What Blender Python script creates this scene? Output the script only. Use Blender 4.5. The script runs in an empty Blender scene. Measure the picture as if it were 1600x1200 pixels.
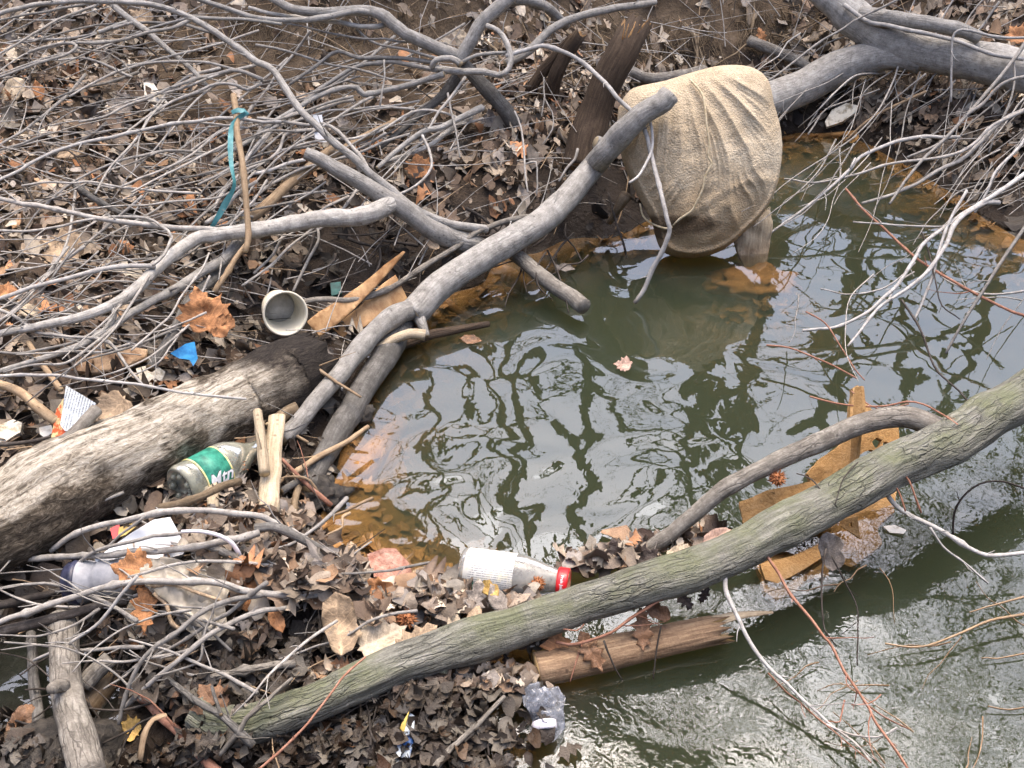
import bpy, bmesh, math, random
import numpy as np
from mathutils import Vector, Matrix, noise
from mathutils.geometry import delaunay_2d_cdt

random.seed(7)
rng = np.random.default_rng(7)
SC = bpy.context.scene
COL = SC.collection

# ------------------------------------------------------------------ camera
CAM_Z = 1.45
PITCH = math.radians(36.0)          # downward tilt
FPX = 1605.0                        # focal length in photo pixels (1600 wide)
cam_data = bpy.data.cameras.new('camera')
cam = bpy.data.objects.new('camera', cam_data)
COL.objects.link(cam)
cam.location = (0, 0, CAM_Z)
cam.rotation_euler = (math.pi / 2 - PITCH, 0, 0)
cam_data.sensor_width = 36.0
cam_data.lens = 36.0 * FPX / 1600.0
cam_data.clip_start = 0.05
cam_data.clip_end = 400
SC.camera = cam

# ------------------------------------------------------------------ sky, sun, exposure
SUN_EL, SUN_AZ = math.radians(74), math.radians(12)
world = bpy.data.worlds.new('World')
SC.world = world
world.use_nodes = True
wn = world.node_tree
for n in list(wn.nodes):
    wn.nodes.remove(n)
w_out = wn.nodes.new('ShaderNodeOutputWorld')
w_bg = wn.nodes.new('ShaderNodeBackground')
w_sky = wn.nodes.new('ShaderNodeTexSky')
w_sky.sky_type = 'NISHITA'
w_sky.sun_disc = False
w_sky.sun_elevation = SUN_EL
w_sky.sun_rotation = SUN_AZ
w_sky.air_density = 1.0
w_sky.dust_density = 8.0
w_sky.ozone_density = 1.0
w_hsv = wn.nodes.new('ShaderNodeHueSaturation')
w_hsv.inputs['Saturation'].default_value = 1.22
w_bg.inputs['Strength'].default_value = 0.15
wn.links.new(w_sky.outputs[0], w_hsv.inputs['Color'])
wn.links.new(w_hsv.outputs[0], w_bg.inputs['Color'])
wn.links.new(w_bg.outputs[0], w_out.inputs['Surface'])

sun_data = bpy.data.lights.new('sun', 'SUN')
sun = bpy.data.objects.new('sun', sun_data)
COL.objects.link(sun)
sun_data.energy = 0.5
sun_data.angle = math.radians(60)
sun_data.color = (1.0, 0.98, 0.95)
sun.rotation_euler = (math.pi / 2 - SUN_EL, 0, math.pi - SUN_AZ)
sun.location = (0, -3, 8)

SC.view_settings.view_transform = 'Standard'
SC.view_settings.look = 'None'
SC.view_settings.exposure = 1.6
SC.view_settings.gamma = 1.0
SC.view_settings.use_curve_mapping = False
SC.render.engine = 'CYCLES'
SC.cycles.use_denoising = True
SC.cycles.max_bounces = 7
SC.cycles.diffuse_bounces = 3
SC.cycles.glossy_bounces = 3
SC.cycles.transmission_bounces = 6
SC.cycles.volume_bounces = 1
SC.cycles.transparent_max_bounces = 8
SC.cycles.caustics_reflective = False
SC.cycles.caustics_refractive = False

# ------------------------------------------------------------------ projection helpers
SP, CP = math.sin(PITCH), math.cos(PITCH)
FWD = np.array([0, CP, -SP]); UPV = np.array([0, SP, CP]); RGT = np.array([1.0, 0, 0])
CAMP = np.array([0, 0, CAM_Z])

def ray(px, py):
    return FWD + (px - 800.0) / FPX * RGT + (600.0 - py) / FPX * UPV

def P(px, py, z=0.0):
    d = ray(px, py)
    t = (z - CAM_Z) / d[2]
    return CAMP + d * t

def smooth(a, b, x):
    t = np.clip((x - a) / (b - a), 0, 1)
    return t * t * (3 - 2 * t)

def vnoise(x, y, seed=0):
    xi = np.floor(x).astype(np.int64); yi = np.floor(y).astype(np.int64)
    xf = x - xi; yf = y - yi
    def h(a, b):
        n = (a * 374761393 + b * 668265263 + seed * 1442695041) & 0x7fffffff
        n = (n ^ (n >> 13)) * 1274126177 & 0x7fffffff
        return ((n ^ (n >> 16)) & 0xffff) / 65535.0
    u = xf * xf * (3 - 2 * xf); v = yf * yf * (3 - 2 * yf)
    a = h(xi, yi) * (1 - u) + h(xi + 1, yi) * u
    b = h(xi, yi + 1) * (1 - u) + h(xi + 1, yi + 1) * u
    return (a * (1 - v) + b * v) * 2 - 1

def fbm(x, y, o=4, seed=0):
    s = 0; a = 1; f = 1; tot = 0
    for i in range(o):
        s = s + a * vnoise(x * f + 13.7 * i, y * f - 7.1 * i, seed + i); tot += a; a *= .5; f *= 2.03
    return s / tot

# ------------------------------------------------------------------ terrain height field
# (photo x, photo y, height above the water) read from the photograph
CTRL = [
 (700,800,-.25),(900,600,-.35),(1100,500,-.33),(1400,450,-.25),(1320,300,-.15),(1400,1000,-.35),(1000,1120,-.3),
 (1500,800,-.35),(650,680,-.2),(1100,800,-.35),(820,500,-.18),(1200,1190,-.35),(1560,520,-.2),(1250,420,-.18),
 (720,560,-.16),(640,770,-.14),(900,440,-.12),(1060,450,-.14),(760,860,-.14),(640,820,-.12),
 (595,700,-.02),(565,770,-.03),(530,840,-.015),(800,455,-.03),(1180,425,-.03),(1210,465,-.05),(720,500,-.04),
 (530,880,0),(480,800,0),(505,700,0),(560,620,0),(620,560,0),(700,500,-.03),(760,440,0),(850,405,0),(950,375,0),(1050,330,0),
 (1180,235,0),(1250,205,0),(1330,212,0),(1440,275,0),(1530,340,0),(1600,385,0),
 (440,720,.05),(300,660,.09),(0,900,.07),(0,650,.14),(150,600,.13),(200,500,.16),(380,420,.12),(300,560,.11),(420,560,.05),(500,560,.04),
 (560,450,.05),(480,380,.13),(640,400,.06),(700,370,.08),(800,320,.11),(900,290,.12),(820,200,.22),(950,200,.20),(700,250,.17),
 (448,520,.03),(400,250,.20),(0,300,.26),(200,350,.22),(200,150,.31),(0,120,.34),(430,150,.26),(560,140,.25),
 (420,60,.37),(560,50,.37),(300,50,.37),(0,0,.44),(450,-10,.50),(700,50,.34),(700,-10,.46),(900,60,.30),(1000,60,.27),(1060,100,.18),
 (1130,60,.24),(1200,0,.34),(1180,130,.12),(1300,90,.18),(1400,60,.24),(1600,150,.16),(1400,190,.09),(1550,260,.07),(1600,0,.40),(1400,0,.36),
 (300,950,.06),(450,930,.05),(560,930,.03),(640,930,.025),(700,1000,.012),(500,1040,.012),(300,1100,.012),(400,1160,.012),(600,1100,.012),(90,1010,-.04),(30,1040,-.05),
 (0,960,.03),(50,1160,.02),(200,1190,.005),(500,1190,.01),(740,1100,.008),(700,1190,-.01),(850,1150,-.14),(850,1020,-.10),(850,930,-.12),(330,860,.07),(160,940,.04),
 (420,860,.06),(730,930,-.03),(160,1090,-.04),
]
WCTRL = [(-2.5,3.4,.5),(-2.6,2.2,.35),(-2.4,1.2,.25),(-2.2,.4,.2),(-1,.3,-.05),(0,.3,-.2),(1,.3,-.35),(2,.5,-.35),(2.3,1.5,-.3),
 (2.6,2.4,-.15),(3.0,3.0,.05),(3.4,3.8,.35),(-3.5,4.5,1.9),(-1.6,4.7,2.0),(0,4.9,1.6),(1.6,4.9,.85),(3,5.0,.8),(-3.5,2.5,.6),
 (0,-1.5,-.3),(-2,-1.5,.3),(2,-1.5,-.3),(4.5,2,.1),(4,.5,-.3)]
cp = [tuple(P(x, y, z)[:2]) + (z,) for x, y, z in CTRL] + WCTRL
cp = np.array(cp)
def _fit(c):
    d = np.hypot(c[:, None, 0] - c[None, :, 0], c[:, None, 1] - c[None, :, 1])
    n = len(c)
    A = np.zeros((n + 1, n + 1)); A[:n, :n] = d + np.eye(n) * -.03; A[:n, n] = 1; A[n, :n] = 1
    return np.linalg.solve(A, np.append(c[:, 2], 0))
WTS = _fit(cp)

def H_near(x, y):
    x = np.asarray(x, float); y = np.asarray(y, float)
    out = np.full(x.shape, WTS[-1])
    for i in range(len(cp)):
        out = out + WTS[i] * np.hypot(x - cp[i, 0], y - cp[i, 1])
    land = smooth(-.02, .12, out)
    out = out + land * (.035 * fbm(x * 4, y * 4, 4, 3) + .012 * fbm(x * 18, y * 18, 3, 9))
    out = out + (1 - land) * .012 * fbm(x * 9, y * 9, 3, 5)
    return out

def H_fn(x, y):
    x = np.asarray(x, float); y = np.asarray(y, float)
    near = H_near(np.clip(x, -4.5, 5), np.clip(y, -2, 5.2))
    dist = np.maximum(np.maximum(-3.6 - x, x - 4.2), np.maximum(y - 4.7, -1.2 - y))
    side = smooth(3, -3, x)
    far = (.9 + 1.0 * side) * smooth(-2, 5, y) + smooth(4.8, 8.5, y) * (.5 + .5 * side) + smooth(-3.4, -7, x) * 3.0
    far = far + smooth(-1.6, -4.5, y) * 3.6 + smooth(4.6, 8, x) * 2.6 - .3  # unseen slopes at the sides and rear, raised to block low sky light
    far = far + .25 * fbm(x * .35, y * .35, 3, 21)
    w = smooth(0, 1.6, dist)
    return near * (1 - w) + far * w

GX0, GX1, GY0, GY1, GS = -4.6, 5.4, -1.0, 6.4, .025
gx = np.arange(GX0, GX1, GS); gy = np.arange(GY0, GY1, GS)
GXX, GYY = np.meshgrid(gx, gy)
HG = H_fn(GXX, GYY)

def Hs(x, y):
    fx = np.clip((np.asarray(x) - GX0) / GS, 0, len(gx) - 1.001); fy = np.clip((np.asarray(y) - GY0) / GS, 0, len(gy) - 1.001)
    i = fx.astype(int); j = fy.astype(int); u = fx - i; v = fy - j
    return (HG[j, i] * (1-u) * (1-v) + HG[j, i+1] * u * (1-v) + HG[j+1, i] * (1-u) * v + HG[j+1, i+1] * u * v)

TT = np.arange(.4, 7.5, .012)
def depth(px, py, h=0.0, water=True):
    d = ray(px, py)
    x = d[0] * TT; y = d[1] * TT; z = CAM_Z + d[2] * TT
    g = Hs(x, y)
    if water:
        g = np.maximum(g, 0.0)
    s = z - g - h
    k = np.nonzero(s < 0)[0]
    if len(k) == 0:
        return TT[-1]
    k = k[0]
    if k == 0:
        return TT[0]
    return TT[k-1] + (TT[k] - TT[k-1]) * s[k-1] / (s[k-1] - s[k])

def G(px, py, h=0.0, water=True):
    return CAMP + ray(px, py) * depth(px, py, h, water)

def normal_at(x, y):
    e = .06
    return np.array([-(Hs(x+e, y) - Hs(x-e, y)) / (2*e), -(Hs(x, y+e) - Hs(x, y-e)) / (2*e), 1.0])

# ------------------------------------------------------------------ object helpers
def link_mesh(name, me, mat, parent=None, loc=(0, 0, 0)):
    o = bpy.data.objects.new(name, me)
    COL.objects.link(o)
    if mat is not None and len(me.materials) == 0:
        me.materials.append(mat)
    loc = Vector(loc)
    if parent is not None:
        o.parent = parent
        loc = loc - Vector(parent.location)
    o.location = loc
    return o

def tag(o, label=None, cat=None, group=None, kind=None):
    if label: o['label'] = label
    if cat: o['category'] = cat
    if group: o['group'] = group
    if kind: o['kind'] = kind
    return o

def empty(name, loc, label, cat, group=None):
    e = bpy.data.objects.new(name, None)
    COL.objects.link(e)
    e.location = Vector([float(v) for v in loc])
    e.empty_display_size = .05
    return tag(e, label, cat, group)

def np_mesh(name, V, F, smooth_=True, uv=None, attrs=None, colors=None):
    """V (n,3); F: list of index arrays, all of the same length per array (tri or quad blocks)."""
    me = bpy.data.meshes.new(name)
    V = np.asarray(V, dtype=np.float32)
    blocks = F if isinstance(F, list) else [F]
    blocks = [np.asarray(b, dtype=np.int32) for b in blocks if len(b)]
    me.vertices.add(len(V)); me.vertices.foreach_set('co', V.ravel())
    nl = sum(b.size for b in blocks); npoly = sum(len(b) for b in blocks)
    me.loops.add(nl); me.polygons.add(npoly)
    li = np.concatenate([b.ravel() for b in blocks]).astype(np.int32)
    me.loops.foreach_set('vertex_index', li)
    tot = np.concatenate([np.full(len(b), b.shape[1], np.int32) for b in blocks])
    st = np.concatenate([[0], np.cumsum(tot)[:-1]]).astype(np.int32)
    me.polygons.foreach_set('loop_start', st)
    me.polygons.foreach_set('loop_total', tot)
    me.update(calc_edges=True)
    me.polygons.foreach_set('use_smooth', np.full(npoly, bool(smooth_)))
    if uv is not None:
        l = me.uv_layers.new(name='UVMap')
        l.data.foreach_set('uv', np.asarray(uv, np.float32)[li].ravel())
    for k, a in (attrs or {}).items():
        at = me.attributes.new(k, 'FLOAT', 'POINT')
        at.data.foreach_set('value', np.asarray(a, np.float32))
    if colors is not None:
        at = me.attributes.new('col', 'FLOAT_COLOR', 'POINT')
        c = np.ones((len(V), 4), np.float32); c[:, :3] = colors
        at.data.foreach_set('color', c.ravel())
    me.validate()
    return me

def catmull(pts, step):
    pts = np.asarray(pts, float)
    if len(pts) < 2:
        return pts
    q = np.vstack([2 * pts[0] - pts[1], pts, 2 * pts[-1] - pts[-2]])
    out = []
    for i in range(1, len(q) - 2):
        p0, p1, p2, p3 = q[i-1], q[i], q[i+1], q[i+2]
        n = max(2, int(np.linalg.norm((p2 - p1)[:2] if step > 1 else (p2 - p1)) / step))
        for t in np.arange(n) / n:
            out.append(.5 * ((2*p1) + (-p0+p2)*t + (2*p0-5*p1+4*p2-p3)*t*t + (-p0+3*p1-3*p2+p3)*t**3))
    out.append(pts[-1])
    return np.array(out)

def tube_mesh(name, C, R, sides, rough=.0, knots=0, seed=0, flat=0.0, endcap='round', rf=9.0, smooth_=True, splinter=0, extra=()):
    """C (n,3) centre line in metres, R (n) radii; verts relative to C[0]."""
    C = np.asarray(C, float); R = np.asarray(R, float).copy(); n = len(C)
    r_ = random.Random(seed)
    L = np.concatenate([[0], np.cumsum(np.linalg.norm(np.diff(C, axis=0), axis=1))])
    for k in range(knots):
        p = r_.uniform(.05, .95) * L[-1]; w = R.mean() * r_.uniform(.7, 1.5)
        R *= 1 + (r_.uniform(.10, .38) if R.mean() < .008 else r_.uniform(.04, .12)) * np.exp(-((L - p) / w) ** 2)
    T = np.gradient(C, axis=0); T /= np.linalg.norm(T, axis=1)[:, None] + 1e-9
    up = np.array([0, 0, 1.0])
    if abs(T[0] @ up) > .93: up = np.array([0, -1.0, .2])
    U = []
    u = up - T[0] * (up @ T[0]); u /= np.linalg.norm(u)
    for i in range(n):
        u = u - T[i] * (u @ T[i]); u /= np.linalg.norm(u) + 1e-9
        U.append(u.copy())
    U = np.array(U); W = np.cross(T, U)
    a = np.linspace(-math.pi, math.pi, sides, endpoint=False)
    ca, sa = np.cos(a), np.sin(a)
    rr = np.repeat(R[:, None], sides, 1)
    if rough > 0:
        ln = L[:, None] * rf
        for o_, (am, fr) in enumerate(((1, 1), (.55, 2.3), (.3, 5))):
            f1 = fbm(ln * fr + seed, (a[None, :] * 0 + 3 * ca[None, :]) * fr * .6 + 5, 2, seed + o_)
            f2 = fbm(ln * fr + seed + 50, 3 * sa[None, :] * fr * .6, 2, seed + 7 + o_)
            rr = rr * (1 + rough * am * (f1 + f2) * .5)
    cs = ca[None, :] * (1 - flat)
    V = C[:, None, :] + rr[:, :, None] * (cs[:, :, None] * U[:, None, :] + sa[None, :, None] * W[:, None, :])
    if splinter:
        jag = (vnoise(np.arange(sides) * 1.7, np.zeros(sides), seed) * .5 + .5) * splinter * R[-1]
        V[-1] += T[-1][None, :] * jag[:, None]
    V = V.reshape(-1, 3)
    i = np.arange(n - 1)[:, None] * sides; j = np.arange(sides)[None, :]; j2 = (j + 1) % sides
    F4 = np.stack([i + j, i + j2, i + sides + j2, i + sides + j], -1).reshape(-1, 4)
    circ = 2 * math.pi * R.mean()
    uv = np.stack([np.repeat((a / (2 * math.pi) + .5)[None, :] * circ, n, 0), np.repeat(L[:, None], sides, 1)], -1).reshape(-1, 2)
    ang = np.repeat((a / (2 * math.pi) + .5)[None, :], n, 0).ravel()
    tl = np.repeat((L / L[-1])[:, None], sides, 1).ravel()
    # end caps: slightly recessed fans
    e0 = C[0] - T[0] * R[0] * (.35 if endcap == 'round' else .02)
    e1 = C[-1] + T[-1] * R[-1] * (.35 if endcap == 'round' else -.06)
    V = np.vstack([V, e0, e1]); k0 = n * sides; k1 = k0 + 1
    jj = np.arange(sides); j2 = (jj + 1) % sides
    F3a = np.stack([jj * 0 + k0, j2, jj], -1)
    b = (n - 1) * sides
    F3b = np.stack([jj * 0 + k1, b + jj, b + j2], -1)
    uv = np.vstack([uv, [0, 0], [0, L[-1]]]); ang = np.append(ang, [.5, .5]); tl = np.append(tl, [0, 1])
    capm = np.zeros(len(V)); capm[-2:] = 1
    q4 = np.arange(5) * 2 * math.pi / 5
    for EC, ER in extra:                                             # side shoots grown from the buds
        off = len(V); k = len(EC); ET = np.gradient(EC, axis=0); ET /= np.linalg.norm(ET, axis=1)[:, None] + 1e-9
        EU = np.cross(ET, np.array([.31, .27, .9])); EU /= np.linalg.norm(EU, axis=1)[:, None] + 1e-9; EW = np.cross(ET, EU)
        ev = EC[:, None, :] + ER[:, None, None] * (np.cos(q4)[None, :, None] * EU[:, None, :] + np.sin(q4)[None, :, None] * EW[:, None, :])
        V = np.vstack([V, ev.reshape(-1, 3)]); i_ = np.arange(k - 1)[:, None] * 5; j_ = np.arange(5)[None, :]; jn = (j_ + 1) % 5
        F4 = np.vstack([F4, np.stack([i_+j_, i_+jn, i_+5+jn, i_+5+j_], -1).reshape(-1, 4) + off])
        uv = np.vstack([uv, np.stack([np.tile(q4, k) * .002, np.repeat(np.linspace(0, .05, k), 5)], -1)]); ang = np.append(ang, np.full(5 * k, .5)); tl = np.append(tl, np.full(5 * k, .5)); capm = np.append(capm, np.zeros(5 * k))
    return np_mesh(name, V - C[0], [F4, np.vstack([F3a, F3b])], smooth_, uv, {'ang': ang, 'tl': tl, 'cap': capm})

def gsm(a, k):
    if k < 1 or len(a) < 3: return a
    w = np.exp(-np.linspace(-2, 2, 2*k+1) ** 2); w /= w.sum()
    p = np.concatenate([np.full(k, a[0]), a, np.full(k, a[-1])])
    # odd extension keeps the ends in place
    p[:k] = 2 * a[0] - p[k+1:2*k+1][::-1] if len(a) > k else p[:k]
    p[-k:] = 2 * a[-1] - a[-k-1:-1][::-1] if len(a) > k else p[-k:]
    return np.convolve(p, w, 'valid')

SACK_P0 = P(1085, 403, 0.0); SACK_N = np.array([0, -math.cos(math.radians(24)), math.sin(math.radians(24))])
def SACK_T(px, py):
    if not (940 < px < 1235 and 85 < py < 415): return 99.0
    d = ray(px, py); q = min(1.0, math.hypot((px - 1095) / 135, (py - 255) / 155))
    return float(np.dot(SACK_P0 + SACK_N * (.02 + .11 * max(0, 1 - q ** 2.6) ** .55) - CAMP, SACK_N) / np.dot(d, SACK_N))

def stroke(name, spec, mat, parent=None, seed=None, knots=None, rough=None, sides=None, jit=1.0, smk=7, water=True, front=False, ws=1.0, shoots=None, **kw):
    """spec 'w0 w1 h | x,y[,h] x,y ...': width in photo px at both ends, height above ground or water in metres."""
    head, body = spec.split('|')
    w0, w1, h0 = [float(v) for v in head.split()]
    w0 *= ws; w1 *= ws
    pts = []
    for s in body.split():
        v = [float(q) for q in s.split(',')]
        pts.append((v[0], v[1], v[2] if len(v) > 2 else np.nan))
    pts = np.array(pts)
    hs = pts[:, 2]; idx = np.arange(len(hs)); ok = ~np.isnan(hs)
    hs = np.interp(idx, idx[ok], hs[ok]) if ok.any() else np.full(len(hs), h0)
    pts[:, 2] = hs * 100
    S = catmull(pts, 9 if max(w0, w1) < 14 else 7)
    hh = S[:, 2] / 100
    if seed is None: seed = int(abs(pts[0, 0] * 7 + pts[0, 1] * 13 + pts[-1, 0])) % 9973
    n = len(S)
    u = np.linspace(0, 1, n)
    if jit:
        am = (1.1 if max(w0, w1) > 12 else 2.0) * jit
        kr = np.random.default_rng(seed); kn = max(3, int(n / 3.2)); kp = np.linspace(0, n - 1, kn) + kr.normal(0, .8, kn); kp.sort()   # small kinks at the buds
        S[:, 0] += np.interp(np.arange(n), kp, kr.normal(0, am * .75, kn)); S[:, 1] += np.interp(np.arange(n), kp, kr.normal(0, am * .75, kn))
    W = w0 + (w1 - w0) * u
    D = np.array([depth(S[i, 0], S[i, 1], hh[i], water) for i in range(n)])
    D0 = np.array([depth(S[i, 0], S[i, 1], 0.0 if hh[i] > 0 else hh[i], water) for i in range(n)])
    Ds = gsm(gsm(D, min(smk, n - 2)), min(smk, n - 2))
    Ds = np.minimum(Ds, D0)
    if front:                       # pass in front of the standing sack
        Ds = np.minimum(Ds, np.array([SACK_T(S[i, 0], S[i, 1]) for i in range(n)]) - W * .5 * Ds / FPX - .006)
        Ds = gsm(Ds, min(2, n - 2))
    Ds = gsm(Ds, min(3, n - 2))
    C = CAMP[None, :] + np.array([ray(S[i, 0], S[i, 1]) for i in range(n)]) * Ds[:, None]
    R = W * .5 * Ds / FPX
    wm = max(w0, w1)
    if sides is None: sides = 5 if wm < 7 else 7 if wm < 14 else 12 if wm < 30 else 32
    if rough is None: rough = .10 if wm < 14 else .12
    if knots is None: knots = int(n / 4) if wm < 14 else int(n / 12)
    extra = []
    if shoots is None: shoots = 1.0 if 2.2 < wm < 20 else 0.35 if wm < 50 and wm >= 20 else 0
    if shoots and n > 8:
        sr = np.random.default_rng(seed + 99); i0 = 3
        while True:
            i0 += int(sr.uniform(3, 11) / shoots)
            if i0 >= n - 3: break
            t_ = C[min(n-1, i0+1)] - C[i0-1]; t_ /= np.linalg.norm(t_) + 1e-9
            pr = sr.normal(0, 1, 3) + np.array([0, 0, .35]); pr -= t_ * (pr @ t_); pr /= np.linalg.norm(pr) + 1e-9
            sg = -1 if w0 < w1 else 1                                     # shoots lean toward the thin end
            dr = t_ * sg * sr.uniform(.5, 1.1) + pr; dr /= np.linalg.norm(dr)
            ln = sr.uniform(.006, .03) if sr.uniform() < .6 else sr.uniform(.03, .11)
            k = 6; s_ = np.linspace(0, 1, k)[:, None]; cv = sr.normal(0, .22, 3) + t_ * sg * .25
            ec = C[i0] + dr * ln * s_ + cv * ln * s_ ** 2 + np.cumsum(sr.normal(0, ln * .035, (k, 3)), 0) * s_
            extra.append((ec, np.linspace(min(R[i0] * .5, .0022), .0005, k)))
    me = tube_mesh(name, C, R, sides, rough, knots, seed, extra=extra, **kw)
    return link_mesh(name, me, mat, parent, C[0])

def thing(name, label, cat, mat, specs, group=None, part='branch', **kw):
    if isinstance(specs, str): specs = [specs]
    if len(specs) == 1:
        return tag(stroke(name, specs[0], mat, **kw), label, cat, group)
    first = specs[0] if isinstance(specs[0], str) else specs[0][1]
    x, y = [float(v) for v in first.split('|')[1].split()[0].split(',')[:2]]
    e = empty(name, G(x, y, .0), label, cat, group)
    for s in specs:
        if isinstance(s, str): stroke(part, s, mat, e, **kw)
        else: stroke(s[0], s[1], s[2] if len(s) > 2 else mat, e, **(dict(kw, **s[3]) if len(s) > 3 else kw))
    return e

def inpoly(x, y, poly):
    c = False; n = len(poly); j = n - 1
    for i in range(n):
        xi, yi = poly[i]; xj, yj = poly[j]
        if (yi > y) != (yj > y) and x < (xj - xi) * (y - yi) / (yj - yi + 1e-12) + xi: c = not c
        j = i
    return c

def sheet_geo(poly, step, holes=()):
    """2D polygon -> triangulated points inside it."""
    poly = [tuple(map(float, p)) for p in poly]
    def resample(pl):
        out = []
        for i in range(len(pl)):
            a, b = pl[i], pl[(i+1) % len(pl)]
            k = max(1, int(math.dist(a, b) / step))
            for t in range(k): out.append((a[0] + (b[0]-a[0])*t/k, a[1] + (b[1]-a[1])*t/k))
        return out
    B = resample(poly)
    verts = [Vector(p) for p in B]; edges = [(i, (i+1) % len(B)) for i in range(len(B))]
    for hpoly in holes:
        hb = resample(hpoly); k = len(verts)
        verts += [Vector(p) for p in hb]; edges += [(k+i, k+(i+1) % len(hb)) for i in range(len(hb))]
    xs = [p[0] for p in poly]; ys = [p[1] for p in poly]
    y = min(ys) + step * .5; row = 0
    while y < max(ys):
        x = min(xs) + (step * .5 if row % 2 else 0)
        while x < max(xs):
            if inpoly(x, y, poly): verts.append(Vector((x + random.uniform(-.1, .1) * step, y + random.uniform(-.1, .1) * step)))
            x += step
        y += step * .87; row += 1
    v2, e2, f2, _, _, _ = delaunay_2d_cdt(verts, edges, [], 0, 1e-5)
    F = []
    for f in f2:
        cx = sum(v2[i][0] for i in f) / len(f); cy = sum(v2[i][1] for i in f) / len(f)
        if inpoly(cx, cy, poly) and not any(inpoly(cx, cy, hp) for hp in holes):
            F.append(list(f))
    return np.array([(v[0], v[1]) for v in v2]), F

def solid_from(name, top, bot, F, uv=None, smooth_=True):
    """closed slab from matching top and bottom vertex sets."""
    n = len(top); F = [f for f in F if len(f) == 3]
    F = np.array(F)
    # orientation: make the top face the up side of (top-bot)
    a, b, c = top[F[0][0]], top[F[0][1]], top[F[0][2]]
    if np.dot(np.cross(b - a, c - a), (top - bot).mean(0)) < 0: F = F[:, ::-1]
    ed = {}
    for f in F:
        for i in range(3):
            ed[(f[i], f[(i+1) % 3])] = 1
    side = [(a_, b_) for (a_, b_) in ed if (b_, a_) not in ed]
    Q = np.array([(b_, a_, a_ + n, b_ + n) for a_, b_ in side])
    V = np.vstack([top, bot])
    u = None if uv is None else np.vstack([uv, uv])
    return np_mesh(name, V, [np.vstack([F, F[:, ::-1] + n]), Q], smooth_, u)

def slab(name, poly, mat, thick, h=0.0, normal=None, step=9, amp=.0, freq=14, holes=(), parent=None, curl=0.0, center=None, water=True, tilt=None, smooth_=False, edge=0.0):
    """photo-pixel outline -> a real slab lying in a plane through the point seen at its centre."""
    cx = sum(p[0] for p in poly) / len(poly); cy = sum(p[1] for p in poly) / len(poly)
    c = np.array(center) if center is not None else G(cx, cy, h, water)
    n = np.array(normal if normal is not None else normal_at(c[0], c[1]), float); n /= np.linalg.norm(n)
    pts, F = sheet_geo(poly, step, holes)
    top = []
    for x, y in pts:
        d = ray(x, y); t = np.dot(c - CAMP, n) / np.dot(d, n); top.append(CAMP + d * t)
    top = np.array(top)
    a = np.cross(n, [0, 1.0, .3]); a /= np.linalg.norm(a); b = np.cross(n, a)
    loc2 = np.stack([(top - c) @ a, (top - c) @ b], -1)
    sd = random.random() * 50
    d = amp * fbm(loc2[:, 0] * freq + sd, loc2[:, 1] * freq, 4, 5) + curl * (loc2[:, 0] ** 2) * 8
    if edge: top = top + a * (edge * fbm(loc2[:, 0] * 60, loc2[:, 1] * 60, 3, 8))[:, None]
    top = top + n * d[:, None]
    bot = top - n * (thick * (1 + .25 * fbm(loc2[:, 0] * 20, loc2[:, 1] * 20, 2, 3)))[:, None]
    me = solid_from(name, top - c, bot - c, F, loc2, smooth_)
    return link_mesh(name, me, mat, parent, c)

def lathe(name, A, B, prof, mat, parent=None, sides=36, squash=0.0, arc=None, dent=0.0):
    """profile [(t along A->B, radius m)]; arc=(a0,a1) makes an open band (labels)."""
    A = np.array(A, float); B = np.array(B, float); ax = B - A; Ln = np.linalg.norm(ax); ax /= Ln
    up = np.array([0, 0, 1.0]); u = up - ax * (up @ ax); u /= np.linalg.norm(u); w = np.cross(ax, u)
    a = np.linspace(0, 2*math.pi, sides, endpoint=False) if arc is None else np.linspace(arc[0], arc[1], sides)
    V = []; uv = []
    for t, r in prof:
        rr = r * (1 + dent * np.cos(2 * a + t * 4) + dent * .6 * np.sin(3 * a + 9 * t))
        V.append(A + ax * Ln * t + rr[:, None] * (np.cos(a)[:, None] * u * (1 - squash) + np.sin(a)[:, None] * w))
        uv.append(np.stack([a * max(p[1] for p in prof), np.full(len(a), t * Ln)], -1))
    V = np.vstack(V); uv = np.vstack(uv); m = len(prof); s = sides
    i = np.arange(m - 1)[:, None] * s
    if arc is None:
        j = np.arange(s)[None, :]; j2 = (j + 1) % s
    else:
        j = np.arange(s - 1)[None, :]; j2 = j + 1
    F4 = np.stack([i + j, i + j2, i + s + j2, i + s + j], -1).reshape(-1, 4)
    me = np_mesh(name, V - A, F4[:, ::-1], True, uv)
    return link_mesh(name, me, mat, parent, A)

def blob(name, c, size, mat, parent=None, amp=.25, freq=1.6, sub=4, rot=0.0, seed=0):
    bm = bmesh.new(); bmesh.ops.create_icosphere(bm, subdivisions=sub, radius=1)
    for v in bm.verts:
        d = noise.fractal(v.co * freq + Vector((seed, seed * 2, 0)), 1.0, 2.0, 4)
        v.co *= 1 + amp * d
        v.co = Vector((v.co.x * size[0], v.co.y * size[1], v.co.z * size[2]))
        v.co.rotate(Matrix.Rotation(rot, 3, 'Z'))
    me = bpy.data.meshes.new(name); bm.to_mesh(me); bm.free()
    for p in me.polygons: p.use_smooth = True
    return link_mesh(name, me, mat, parent, c)

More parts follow.
